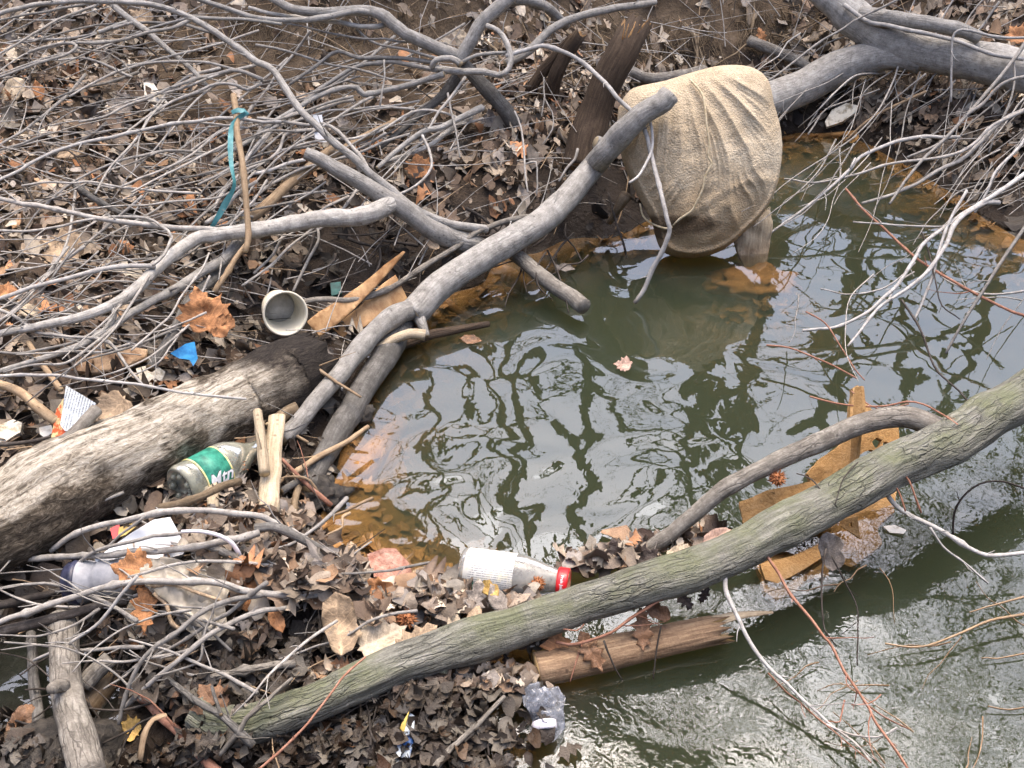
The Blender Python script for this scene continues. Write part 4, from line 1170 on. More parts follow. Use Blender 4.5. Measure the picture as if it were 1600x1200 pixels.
solo('thin straight twig slanting across the forked limb', 'twig', '4 4 .16 | 338,318 300,352 270,395 250,420 235,440', '4 4 .16 | 330,395 318,420 298,445 268,490 240,515 205,548', '3 3 .1 | 178,480 215,492 255,508 285,520')
solo('tan dead stick standing upright beside the teal ribbon', 'twigtan', '10 9 .05 | 365,150,.3 370,195,.3 377,250,.3 384,310,.27 388,365,.22 385,392,.2', '8 9 .1 | 385,380,.2 365,405,.17 345,440,.12 335,460,.1', group=None)
solo('tan stick stub rising from the lower left leaves toward the paper packet', 'twigtan', '8 10 .1 | 45,534 60,560 78,585 96,606', group=None)
solo('thick brown stick pointing at the paper packet from the left edge', 'twigtan', '13 17 .07 | -15,594 30,612 62,640 88,658', group=None)
solo('grey-brown branch lying along the top side of the decayed log', 'limb', '9 20 .08 | -10,758,.08 50,722,.1 95,690,.12 125,668,.13 152,640,.13', group=None)
solo('dark thin stick left of the decayed log at the left edge', 'twigdark', '8 6 .05 | -10,742 30,732 70,716', '7 6 .05 | -10,698 40,692 78,684', group=None)
for lab, sp in (('orange-brown straight stick lying under the grey tangle left of the pool', '13 18 .06 | 520,232,.12 490,256,.1 450,290,.1 410,325,.1 380,345,.1'),
                ('tan stick slanting below the fallen tree boughs', '11 15 .05 | 620,190,.12 570,215,.11 520,240,.1 480,262,.1')):
    solo(lab, 'twigtan', sp, group=None)
# middle tangle, right of the long branch
MT = 'grey twigs tangled between the fork and the leafy bank'
for lab, mat, sp in [
 ('S-shaped pale twig hanging below the fallen tree into the leaves', 'twig', ['6 5 .16 | 660,212 670,235 673,262 660,282 640,296 612,306']),
 ('grey branch running down left from below the dark stump', 'grey', ['11 7 .14 | 752,168 722,184 690,200 660,206 625,232 590,262', '9 6 .1 | 735,182 700,205 672,228 640,240 600,252']),
 ('thin twig tracing the clay bank toward the white scrap', 'twig', ['4 5 .15 | 655,158 600,166 545,172 500,176 460,188 400,208']),
 ('twig with three kinks below the loop of the fallen tree', 'twig', ['5 5 .14 | 720,186 690,176 655,172 630,180 590,205 555,215 500,222 440,235']),
 ('long low twig across the orange-brown stick', 'twig', ['5 6 .12 | 640,210 600,224 560,240 515,250 470,262 425,288 395,310']),
 ('bent pale twig with a snapped end near the white scrap', 'twigwhite', ['7 6 .14 | 475,252 445,258 420,268 395,272']),
 ('twig dropping from the white scrap to the fork', 'twig', ['6 8 .16 | 400,184 440,190 480,196 505,194 528,206 545,225 566,250 575,268']),
 ('grey branch from the ribbon to the white scrap', 'twig', ['5 9 .14 | 375,262 398,232 425,205 455,182 470,172']),
 ('crooked branch left of the white scrap', 'twig', ['6 7 .12 | 330,330 350,300 380,268 412,252 435,232 442,212 462,205 495,202']),
 ('branch falling from the ribbon foot to the forked limb', 'twig', ['7 8 .17 | 402,285 372,305 345,335 320,352']),
 ('thin vertical twig crossing the boughs in the upper middle', 'twig', ['4 4 .24 | 604,92,.26 602,120,.24 596,145,.2 592,165,.17']),
 ('twig hanging beside the leaf pile right of the fallen tree', 'twig', ['4 4 .1 | 805,176 815,200 820,235 822,270 826,300', '4 3 .1 | 822,255 838,252 840,275 836,300']),
 ('small upright twig in front of the dark stumps', 'twig', ['3 2 .12 | 848,120 850,155 862,178 864,205 850,228', '3 2 .12 | 850,150 846,182']),
 ('twig leaning on the long limb near the dark undercut', 'twig', ['5 4 .1 | 905,232 898,250 885,262 872,282']),
 ('thin branch from the cup to the long limb over the peeled bark', 'limb', ['9 9 .07 | 472,472,.08 500,466,.08 545,468,.09 580,462,.1 620,444,.1 660,420,.1 700,394,.1 740,366,.11 775,350,.12 810,342,.14 850,338,.15']),
 ('knobby twig hanging down from the forked limb to the cup', 'twig', ['5 5 .1 | 497,356 498,375 482,405 470,432 460,455', '5 4 .1 | 445,370 425,400 405,420 398,428', '4 4 .1 | 490,358 450,388 420,415 380,446']),
 ('thin twig in the black gap above the peeled bark', 'twigdark', ['4 3 .08 | 520,366 560,368 600,362 645,350', '3 3 .07 | 490,448 530,435 575,420']),
 ('curly twig at the left edge of the dark undercut', 'twigdark', ['3 3 .05 | 885,350 884,370 898,388 908,410', '4 3 .05 | 870,345 850,372 832,384']),
 ('broken dark branch poking out over the water with a sawn tip', 'limb', ['22 26 .03 | 796,392,.08 830,418,.06 865,445,.05 895,465,.04 914,478,.04']),
 ('short pale splintered chunk hanging in the dark undercut', 'root', ['9 20 .08 | 952,348,.05 962,330,.1 978,305,.15']),
 ('thin stick dipping from the undercut into the pool', 'twigdark', ['4 5 .03 | 948,300,.12 962,350,.07 972,378,.04 978,405,-.02']),
]:
    solo(lab, mat, *sp, group=None if 'cup' in lab or 'dark' in lab or 'chunk' in lab else MT, **(dict(endcap='flat') if 'sawn' in lab else {}))
# sticks along the near shore
for nm, lab, mat, sp, kw in [
 ('wood_piece', 'pale split wood piece standing at the shore right of the bottle', 'palewood', '26 34 .04 | 432,650,.08 428,690,.07 424,740,.05 420,792,.04', dict(flat=.5, splinter=1.5)),
 ('wood_piece', 'narrow pale stick leaning on the split wood piece', 'palewood', '15 17 .05 | 402,645,.1 408,690,.09 414,740,.07', {}),
 ('stick', 'pale stick with a peeled end reaching over the water below the long limb', 'palewood', '13 18 .04 | 590,545,.05 615,530,.06 640,522,.06 664,524,.06', {}),
 ('stick', 'dark waterlogged stick lying level on the water right of the fork', 'stump', '20 9 .012 | 620,540,.02 670,524,.02 715,515,.015 765,505,.012', {}),
 ('stick', 'tan stick slanting up from the shore to the stone', 'twigtan', '11 7 .05 | 458,738,.03 500,712,.04 540,692,.05 580,668,.05', {}),
 ('stick', 'red-brown stick pointing down toward the orange shallows', 'twigred', '6 8 .04 | 438,718,.06 465,745,.05 490,768,.04 516,790,.02', {}),
 ('stick', 'thin tan stick resting across the two grey branches at the waterline', 'twigtan', '8 4 .05 | 448,538,.1 480,565,.1 520,590,.1 562,622,.08', {}),
 ('wood_chunk', 'short thick pale chunk beside the end of the charred log', 'root', '20 24 .05 | 430,660 445,645 460,640', {}),
 ('stick', 'small dark grey stick under the red-brown stick', 'greydark', '12 9 .03 | 440,768 462,758 482,748', {}),
 ('stick', 'knotty brown root hanging at the shore below the split wood', 'root', '12 9 .02 | 470,760,.03 462,785,.03 460,810,.02 466,830,.0', {}),
 ('wood_piece', 'upright pale slat half buried in leaves below the green labelled bottle', 'palewood', '18 20 .02 | 330,750,.05 334,790,.04 338,840,.03', dict(flat=.6)),
 ('stick', 'forked knotty stick lying over the bottom of the green labelled bottle', 'root', '13 12 .04 | 248,795,.06 285,785,.1 320,772,.11 350,758,.09 375,752,.07', {}),
 ('stick', 'short brown log stub propped on the bottom left timber', 'limb', '26 30 .02 | 172,1028,.06 150,1050,.05 130,1072,.04', {}),
 ('wood_chunk', 'blunt brown log end low in the water at the lower left', 'root', '40 44 .0 | 170,1058,.0 150,1085,.0 130,1110,.0', {}),
]:
    tag(stroke(nm, sp, M[mat], endcap='flat', **kw), lab, 'stick' if nm == 'stick' else 'wood')
# lower-left timbers
for nm, lab, mat, specs in [
 ('timber', 'thick knotted timber standing nearly upright at the lower left corner', 'limb', [('trunk', '42 56 .03 | 98,968,.06 100,1030,.07 106,1085,.08 118,1135,.08 138,1215,.08'), ('knob', '22 18 .1 | 100,1072,.1 88,1074,.12 82,1076,.13')]),
 ('timber', 'dark grey pole leaning beside the knotted timber', 'greydark', ['15 20 .03 | 48,990 52,1050 58,1110 64,1210']),
 ('branch', 'black wet branch under the long arching twig at the lower left', 'twigdark', ['18 12 .06 | -15,992,.08 50,975,.08 100,962,.09 150,946,.09 200,940,.08']),
 ('branch', 'short black branch at the left edge above the black wet branch', 'twigdark', ['14 10 .05 | -15,948 50,935 100,920 135,902']),
 ('branch', 'arching grey branch sweeping over the grey plastic cup piece', 'twig', ['9 12 .08 | -15,978,.1 60,950,.11 130,928,.12 190,912,.13 260,908,.13 330,910,.12 380,922,.1 440,930,.08 512,932,.07']),
 ('branch', 'pale twig curving down left through the black wet branch', 'twigwhite', ['6 5 .1 | 214,900,.16 195,925,.15 168,958,.13 140,985,.11 100,1010,.09 52,1034,.06']),
 ('branch', 'pale grey branch arching up from the lower left to the dam, left of a pair', 'twig', ['7 9 .08 | 186,1130,.03 205,1070,.08 228,1025,.12 268,992,.13 310,960,.13 355,942,.12 410,930,.09']),
 ('branch', 'pale grey branch arching up from the lower left to the dam, right of a pair', 'twig', ['8 8 .08 | 190,1112,.03 235,1068,.08 288,1022,.11 340,985,.12 395,960,.1 450,950,.08']),
 ('branch', 'brown branch lying level over the black water above the mossy log end', 'limb', ['10 13 .05 | 225,1080,.05 290,1068,.06 350,1056,.06 410,1042,.05 460,1036,.04']),
 ('branch', 'red-brown branch slanting to the bottom edge under the pale pair', 'twigred', ['12 17 .03 | 212,1080 250,1118 290,1155 345,1210']),
 ('branch', 'knobby grey branch across the top of the white foam block', 'twig', ['9 11 .08 | 82,862,.05 110,840,.08 150,824,.1 220,808,.12 270,800,.12 330,798,.12 395,805,.1 440,822,.08 480,848,.07 525,878,.06 595,918,.04']),
 ('branch', 'level grey branch across the middle of the white foam block', 'twig', ['9 12 .08 | 45,872,.05 110,869,.09 150,867,.11 215,862,.12 290,857,.12 340,848,.11 405,832,.09']),
 ('branch', 'thin dark branch climbing over the foam block to the cord', 'twig', ['6 6 .1 | 95,908,.06 150,862,.12 215,845,.14 250,836,.14 282,830,.14']),
 ('branch', 'dark branch from the cord down right to the sweetgum ball', 'limb', ['11 9 .08 | 318,852,.1 360,868,.09 400,888,.08 450,902,.06']),
 ('branch', 'thin grey branch over the clear plastic bag', 'twig', ['5 6 .1 | 200,902,.13 240,890,.14 300,879,.13 360,878,.11 420,882,.09 462,888,.07', ]),
 ('branch', 'thick knotted dark branch at the shore above the pink brick', 'greydark', ['15 13 .06 | 398,826,.08 430,824,.09 460,836,.09 495,856,.08 525,872,.06 565,905,.04']),
 ('branch', 'twig stub left of the foam block', 'twig', ['5 4 .09 | 228,804,.12 195,832,.1 160,858,.09', ]),
]:
    thing(nm, lab, 'timber' if nm == 'timber' else 'branch', M[mat], specs, smk=10)
tag(stroke('plastic_strip', '5 8 .12 | 282,831,.15 312,830,.15 342,836,.14 362,848,.12 374,868,.08', M['white_plastic'], rough=0, knots=0, sides=8), 'white curved plastic strip arching over the twigs right of the foam block', 'cord')
# floating broken plank log
thing('floating_log', 'brown split log floating under the mossy log with a splintered pale right end', 'log', M['plank'], [
 ('log', '56 48 .012 | 838,1046,.02 880,1038,.02 960,1018,.02 1040,1000,.02 1100,988,.02', M['plank'], dict(rough=.12, knots=2, splinter=2.0, endcap='flat', flat=.1, sides=30)),
 ('splinter', '26 6 .03 | 1090,976,.03 1130,966,.03 1170,960,.025 1208,956,.015', M['palewood'], dict(flat=.5, sides=12)),
 ('splinter', '12 3 .02 | 1095,990,.02 1118,994,.02 1138,990,.01', M['palewood'], dict()),
 ('splinter', '8 2 .03 | 1098,1000,.02 1110,1004,.02 1124,1007,.01', M['palewood'], dict()),
])
tag(stroke('sunken_log', '60 36 -.03 | 560,740,-.05 660,700,-.035 780,685,-.03 900,682,-.03 1010,696,-.05', M['sunken'], water=False, sides=16), 'silted log lying just under the surface in the middle of the pool', 'log')
SK = 'silt-covered orange branches under the water by the shore'
for lab, sp in [
 ('orange sunken branch pointing from the shore to the waterlogged stick', '11 14 -.015 | 750,502,.0 790,492,-.005 825,482,-.01 858,468,-.012'),
 ('orange sunken branch hanging down into the pool below the fork', '18 12 -.03 | 742,545,-.02 728,580,-.03 708,625,-.04 700,675,-.06'),
 ('thick orange sunken branch below the broken dark branch', '30 24 -.02 | 770,420,-.005 810,440,-.01 842,458,-.015 862,482,-.02'),
 ('orange sunken slab at the shore beside the grey limb foot', '50 34 -.01 | 555,745,-.012 580,715,-.01 605,685,-.008 622,664,-.008'),
 ('orange sunken stick right of the grey limb', '12 8 -.02 | 700,560,-.01 680,580,-.02 668,596,-.03'),
 ('orange sunken branch near the waterline under the undercut', '12 10 -.02 | 965,385,-.01 985,412,-.015 1000,438,-.03'),
 ('faint sunken branch crossing below the right-hand twigs', '14 8 -.03 | 1600,485,-.02 1500,478,-.03 1400,492,-.035 1300,500,-.03'),
 ('short orange sunken stick at the foot of the tan stick', '16 9 -.01 | 470,842,-.0 510,822,-.006 560,805,-.012 600,800,-.03'),
 ('orange sunken stick close under the juice bottle side of the left shore', '12 8 -.01 | 500,870,-.0 545,848,-.008 590,842,-.02'),
 ('long orange sunken stick slanting out from the dark stone', '14 8 -.01 | 520,760,-.0 575,745,-.01 640,722,-.03'),
 ('crooked orange sunken stick under the long limb', '16 9 -.01 | 690,470,-.0 730,500,-.015 790,540,-.03 830,560,-.05'),
 ('sunken branch near the right bank', '12 10 -.02 | 1225,218,-.005 1280,212,-.01 1340,208,-.01'),
]:
    tag(stroke('sunken_branch', sp, M['sunken'], water=False, smk=5), lab, 'branch', SK)

# right-hand brush
RB = 'bare grey twigs leaning over the water from the right bank'
for lab, mat, specs in [
 ('long pale twig from the right edge down to the left, crossing the thick trunk', 'twig', ['9 6 .3 | 1612,52,.3 1570,108,.28 1545,140,.26 1500,192,.23 1468,226,.2 1435,258,.16 1410,290,.12 1390,320,.09']),
 ('wavy twig from the right edge over the dark water above the pool', 'twig', ['8 4 .18 | 1612,168,.25 1552,195,.22 1520,226,.2 1478,245,.18 1400,257,.16 1330,276,.14 1270,286,.12 1224,277,.1']),
 ('pale branched twig beside the sack, ending left over the pool', 'twigwhite', ['9 5 .16 | 1500,216,.16 1445,212,.17 1392,226,.17 1345,245,.16 1330,262,.15 1296,296,.12 1250,332,.08 1202,364,.04', '5 3 .1 | 1330,262,.15 1338,248,.16 1320,280,.1']),
 ('stiff twig bent sharply down at the thick trunk', 'twigwhite', ['6 5 .3 | 1612,60,.3 1560,58,.32 1518,48,.33 1497,48,.33 1488,60,.3 1487,92,.27 1487,130,.22 1486,160,.17']),
 ('twig from the top edge sweeping down left to the sack', 'twig', ['5 4 .3 | 1405,0,.36 1360,20,.35 1310,48,.32 1262,80,.3 1228,108,.28 1195,128,.3 1160,126,.32']),
 ('forked twig crossing the upper right pool and reaching left over the reflections', 'twigwhite', ['11 5 .2 | 1562,318,.2 1540,316,.22 1515,328,.22 1493,350,.2 1478,382,.17 1455,420,.13 1420,448,.1 1370,484,.07 1322,542,.03', '10 6 .2 | 1612,262,.25 1560,300,.23 1525,320,.22 1490,344,.2 1450,375,.16 1424,418,.12 1395,452,.09 1358,486,.06 1300,512,.04 1255,514,.03', '4 4 .12 | 1490,352,.18 1440,353,.16 1390,352,.14 1335,345,.11']),
 ('straight twig slanting down left near the right edge', 'twig', ['9 6 .18 | 1612,338,.28 1570,402,.22 1530,462,.16 1502,508,.1 1478,552,.04']),
 ('thin twig dropping straight toward the pool from the right brush', 'twigwhite', ['7 6 .15 | 1512,298,.25 1482,352,.2 1466,400,.15 1452,440,.1 1430,500,.03']),
 ('branch in the right brush running parallel to the right bank log', 'twig', ['11 6 .14 | 1612,168,.2 1562,190,.2 1530,225,.18 1500,250,.16 1462,268,.14 1405,300,.1 1345,318,.07']),
 ('curved twig from the right edge ending above the long pale twig', 'twig', ['8 5 .15 | 1612,118,.3 1565,132,.28 1530,165,.25 1508,180,.23 1470,222,.19 1420,245,.15']),
 ('thin low twig with upturned tip over the far pool', 'twigwhite', ['4 3 .05 | 1430,408,.07 1400,440,.06 1372,455,.05 1330,460,.04 1280,452,.03']),
 ('twig lying low across the right reflections', 'twig', ['6 3 .06 | 1612,450,.12 1570,458,.1 1530,460,.08 1500,450,.07 1474,434,.06']),
 ('steep pale twig at the right brush, left of the straight slanting twig', 'twigwhite', ['8 5 .2 | 1612,205,.3 1588,235,.27 1560,265,.24 1540,300,.2 1522,330,.15']),
 ('slender stem rising right of the bank trunk foot', 'twig', ['5 4 .2 | 1580,95,.27 1582,130,.25 1575,165,.2 1558,210,.15 1545,240,.1']),
 ('crossing twig over the pale rock on the right bank', 'twigtan', ['5 7 .06 | 1322,218,.03 1345,196,.06 1372,178,.08 1410,160,.1 1445,143,.12']),
 ('thin twig looping above the pale rock', 'twig', ['4 3 .12 | 1262,210,.06 1272,196,.08 1290,172,.1 1330,158,.13 1372,140,.15']),
]:
    thing('twig', lab, 'branch', M[mat], specs, group=RB, part='twig', smk=12, ws=.74)
# reddish runners over the lower right water and thin vines
RV = 'thin reddish runners over the right side of the pool'
for lab, mat, specs in [
 ('reddish runner crossing the upper right reflections to the right edge', 'twigred', ['4 5 .1 | 1322,296,.12 1360,340,.12 1400,376,.12 1450,416,.12 1500,446,.12 1560,476,.12 1612,498,.12']),
 ('reddish runner over the bright reflection right of the dark pool', 'twigred', ['3 3 .05 | 1198,540 1232,543 1272,558 1305,572 1340,590', '3 2 .05 | 1258,487 1290,506 1312,540 1335,575 1352,592']),
 ('reddish runner lying on the mossy log top by its side branch', 'twigred', ['3 3 .2 | 1265,618,.15 1320,630,.18 1380,634,.22 1430,628,.24 1470,645,.24 1498,662,.24', '2 2 .2 | 1330,612,.18 1370,640,.2 1420,630,.23']),
 ('black curved stem arching down to the mossy log at the right', 'twigdark', ['4 3 .1 | 1408,468,.15 1440,520,.13 1462,570,.12 1490,605,.1 1518,632,.1', '3 2 .1 | 1440,362,.14 1452,400,.13 1462,440,.12 1470,475,.1 1500,500,.08']),
 ('white bare twig sprouting from the underside of the mossy log to the right edge', 'twigwhite', ['8 6 .12 | 1386,760,.15 1390,776,.14 1410,798,.12 1452,820,.1 1492,842,.08 1522,860,.07 1552,868,.06 1612,862,.06', '4 3 .1 | 1455,824,.1 1475,855,.07 1505,880,.05 1545,912,.03']),
 ('reddish twig loop in front of the mossy log above the white bare twig', 'twigred', ['4 3 .2 | 1388,758,.17 1390,738,.19 1402,733,.2 1420,752,.19 1430,774,.17 1442,800,.14', '3 3 .15 | 1392,748,.18 1405,772,.17 1414,798,.14']),
 ('dark hooped twig standing over the riffle near the right edge', 'twigdark', ['4 3 .05 | 1487,838,.01 1492,800,.05 1505,775,.08 1530,755,.1 1565,752,.1 1612,768,.1']),
 ('pale twig hanging from the mossy log and trailing to the lower right', 'twigwhite', ['8 3 .08 | 1134,884,.14 1139,920,.12 1150,958,.1 1172,1005,.07 1204,1048,.05 1250,1088,.04 1290,1124,.03 1335,1162,.02 1362,1192,.02', '4 3 .04 | 1290,1128,.03 1330,1146,.03 1372,1150,.03 1400,1135,.03']),
 ('long pinkish stem running from the mossy log to the bottom right edge', 'twigred', ['5 4 .08 | 1200,868,.14 1228,918,.12 1272,972,.1 1300,1012,.09 1338,1078,.07 1372,1132,.06 1424,1212,.05', '3 2 .05 | 1350,1096,.06 1380,1118,.05 1420,1138,.04']),
 ('black thin twig hanging straight down under the mud clump on the mossy log', 'twigdark', ['4 2 .08 | 1292,858,.14 1286,900,.1 1284,950,.08 1288,985,.06 1308,1012,.03', '3 2 .06 | 1300,868,.12 1318,905,.08 1340,960,.04 1338,1040,.02', '2 2 .1 | 1305,790,.2 1318,748,.22 1340,722,.22', '3 2 .1 | 1300,790,.19 1270,752,.2 1245,742,.2']),
 ('tan grass stem curving over the riffle to the right edge', 'twigtan', ['3 5 .03 | 1385,1005 1420,1010 1460,1006 1500,990 1550,968 1612,960']),
 ('straight tan stem slanting to the right edge above the tan grass stem', 'twigtan', ['2 4 .03 | 1512,956 1550,944 1612,928']),
 ('faint tan stem under the riffle at the right edge', 'twigtan', ['2 3 .01 | 1532,1032 1570,1026 1612,1018', '2 3 .01 | 1545,1104 1575,1108 1612,1102']),
 ('thin twig crossing the lower riffle in the lower right corner', 'twigred', ['3 2 .03 | 1200,1052 1250,1098 1300,1142 1360,1190', '3 2 .03 | 1318,1092 1312,1128 1290,1128', '2 2 .03 | 1330,1100 1355,1098 1378,1085']),
 ('reddish twig hanging below the mossy log over the floating log', 'twigred', ['5 5 .08 | 872,1003,.06 900,1007,.07 945,990,.08 985,965,.09 1020,945,.1 1048,928,.12', '3 2 .05 | 910,1000,.06 898,1040,.04 890,1066,.02', '3 2 .08 | 870,982,.09 900,984,.09 912,976,.1']),
 ('dark needle-thin twig dropping from the mossy log behind the floating log', 'twigdark', ['4 2 .06 | 945,1000,.07 955,1030,.05 975,1064,.02', '3 2 .06 | 1030,978,.06 1026,1010,.04 1022,1062,.01']),
]:
    thing('runner', lab, 'twig', M[mat], specs, group=RV, part='stem', smk=8)
solo('reddish runner lying across the lower end of the mossy log to the bottom edge', 'twigred', '3 5 .1 | 570,1030,.11 530,1062,.11 490,1118,.1 450,1160,.08 395,1210,.06', group=None)
solo('dark forked stick lying over the left end of the mossy log', 'greydark', '9 13 .09 | 262,1060,.06 305,1095,.1 345,1118,.11 395,1165,.07', '5 7 .08 | 330,1070,.09 338,1100,.1 345,1118,.11', group=None)
solo('brown stick crossing the mossy log near its buried end', 'limb', '6 9 .1 | 455,1062,.1 420,1090,.11 372,1140,.1 340,1180,.05', group=None)
solo('grey stick leaning up to the floating log from the bottom edge', 'limb', '6 12 .02 | 790,1088,.05 750,1130,.04 700,1175,.03 670,1212,.03', group=None)
solo('thin brown strip bent like a blade in the lower left water', 'twigtan', '8 12 .03 | 260,1118,.08 240,1125,.09 226,1150,.08 218,1185,.04', group=None, flat=.7)

LANDMARKS = [('the teal ribbon', 365, 240), ('the cream cup', 448, 490), ('the torn cream paper', 240, 150), ('the bare clay bank', 450, 70), ('the forked limb', 500, 340),
 ('the fallen tree fork', 718, 92), ('the white folded scrap', 500, 200), ('the blue scrap', 290, 555), ('the large orange leaf', 320, 480), ('the cream leaf', 18, 140), ('the rotten wood chunk', 165, 560),
 ('the wide tan leaf', 96, 390), ('the sack', 1095, 250), ('the broken stump', 940, 160), ('the thick top right log', 1450, 90), ('the pale board', 1315, 180), ('the green labelled bottle', 310, 740),
 ('the foam block', 225, 850), ('the clear bag', 285, 930), ('the upright timber', 110, 1080), ('the left end of the mossy log', 350, 1120), ('the pink brick', 610, 890), ('the decayed log', 200, 710),
 ('the peeled bark', 560, 480), ('the juice bottle', 800, 895), ('the floating log', 1000, 1010), ('the tan foam', 1290, 780), ('the printed packet', 120, 640), ('the long limb', 860, 320), ('the split wood', 425, 720),
 ('the striped wrapper', 620, 1165), ('the crumpled bottle', 842, 1115), ('the lower right corner', 1540, 1160), ('the pink stem', 1320, 1060), ('the white bare twig', 1500, 850), ('the square bark flake', 288, 318),
 ('the stone below the split wood', 500, 775), ('the topmost left branches', 120, 30), ('the right edge brush', 1570, 300), ('the sack top', 1130, 95), ('the hook-ended branch', 90, 85), ('the long pale branch', 170, 215), ('the leaf by the limb fork', 655, 262)]
USED = set()
# many more thin bare twigs that nothing tells apart
def random_twigs(n, seed, region, ang, lenr, wr, label, group, mat, hr):
    r = random.Random(seed); k = 0
    while k < n:
        x, y = r.uniform(region[0], region[2]), r.uniform(region[1], region[3])
        if len(region) > 4 and not inpoly(x, y, region[4]): continue
        a = math.radians(r.gauss(*ang)); L_ = r.uniform(*lenr); q = 5; b = r.gauss(0, .085); w = r.uniform(*wr); pts = []
        for i in range(q):
            s = (i / (q - 1) - .5) * L_; o_ = b * L_ * (1 - (2 * s / L_) ** 2) + r.gauss(0, 2.5)
            pts.append((x + math.cos(a) * s - math.sin(a) * o_, y + math.sin(a) * s + math.cos(a) * o_, r.uniform(*hr)))
        sp = '%.1f %.1f .1 | ' % (w * .4, w) + ' '.join('%.0f,%.0f,%.2f' % p for p in pts)
        p0, p1 = pts[0], pts[-1]; an = abs(math.degrees(math.atan2(p1[1] - p0[1], p1[0] - p0[0]))); an = min(an, 180 - an)
        lean = 'nearly level' if an < 18 else 'gently slanting' if an < 36 else 'steeply slanting' if an < 65 else 'upright'
        mx, my = pts[2][0], pts[2][1]; size = 'long' if L_ > (lenr[0] + lenr[1]) * .5 else 'short'
        for nm_, lx, ly in sorted(LANDMARKS, key=lambda q_: math.hypot(q_[1] - mx, q_[2] - my))[:6]:
            dx_, dy_ = mx - lx, my - ly
            rel = 'right by' if math.hypot(dx_, dy_) < 26 else ('right of' if dx_ > 0 else 'left of') if abs(dx_) > abs(dy_) else ('below' if dy_ > 0 else 'above')
            lab_ = '%s %s %s %s %s' % (size, lean, label, rel, nm_)
            if lab_ not in USED: break
        USED.add(lab_)
        tag(stroke('twig', sp, M[mat], seed=k * 3 + seed), lab_, 'twig', group); k += 1
ULP = [(-20, 20), (300, 60), (620, 120), (760, 160), (700, 240), (560, 330), (420, 420), (240, 560), (-20, 600)]
random_twigs(84, 1, (-20, 20, 760, 600, ULP), (-28, 14), (140, 330), (2.5, 6), 'bare grey twig', 'thin bare grey twigs in the tangle over the left bank', 'twig', (.05, .2))
random_twigs(30, 2, (-20, 20, 760, 600, ULP), (40, 35), (60, 170), (2.5, 5), 'dark twig', 'short dark twigs in the tangle over the left bank', 'twigdark', (.03, .14))
random_twigs(42, 3, (1200, 60, 1620, 330), (-42, 16), (90, 260), (1.8, 4), 'fine bare twig', 'fine bare twigs in the brush on the right bank', 'twig', (.04, .22))
random_twigs(14, 4, (1240, 260, 1620, 520), (-38, 18), (80, 200), (1.5, 3), 'drooping fine twig', 'fine bare twigs drooping over the upper right of the pool', 'twig', (.03, .12))
random_twigs(20, 5, (760, 0, 1260, 110), (60, 45), (40, 110), (2, 6), 'bare root', 'bare roots in the clay bank above the sack', 'root', (.0, .07))
random_twigs(24, 6, (40, 900, 520, 1190), (-30, 35), (70, 220), (3, 7), 'dark wet twig', 'dark wet twigs of the debris dam', 'twigdark', (.0, .06))
random_twigs(18, 7, (330, 640, 560, 900), (-50, 50), (40, 120), (3, 7), 'brown stick', 'short brown sticks in the shore debris', 'twigtan', (.02, .06))
random_twigs(22, 8, (480, 350, 900, 440), (-60, 40), (40, 110), (2.5, 6), 'black wet stick', 'black wet sticks in the hollow under the forked limb', 'twigdark', (.02, .09))
random_twigs(14, 9, (560, 1040, 830, 1190), (80, 16), (60, 130), (2.5, 5), 'dark hanging stem', 'dark stems hanging below the mossy log', 'twigdark', (.0, .05))
random_twigs(22, 11, (20, 820, 560, 1080), (-14, 24), (110, 300), (3, 8), 'grey dam twig', 'grey twigs laced over the debris dam', 'twig', (.03, .13))
random_twigs(14, 10, (1180, 880, 1600, 1190), (20, 50), (50, 150), (1.8, 3), 'hair-thin twig', 'hair-thin twigs on the riffled water', 'twigtan', (.003, .02))

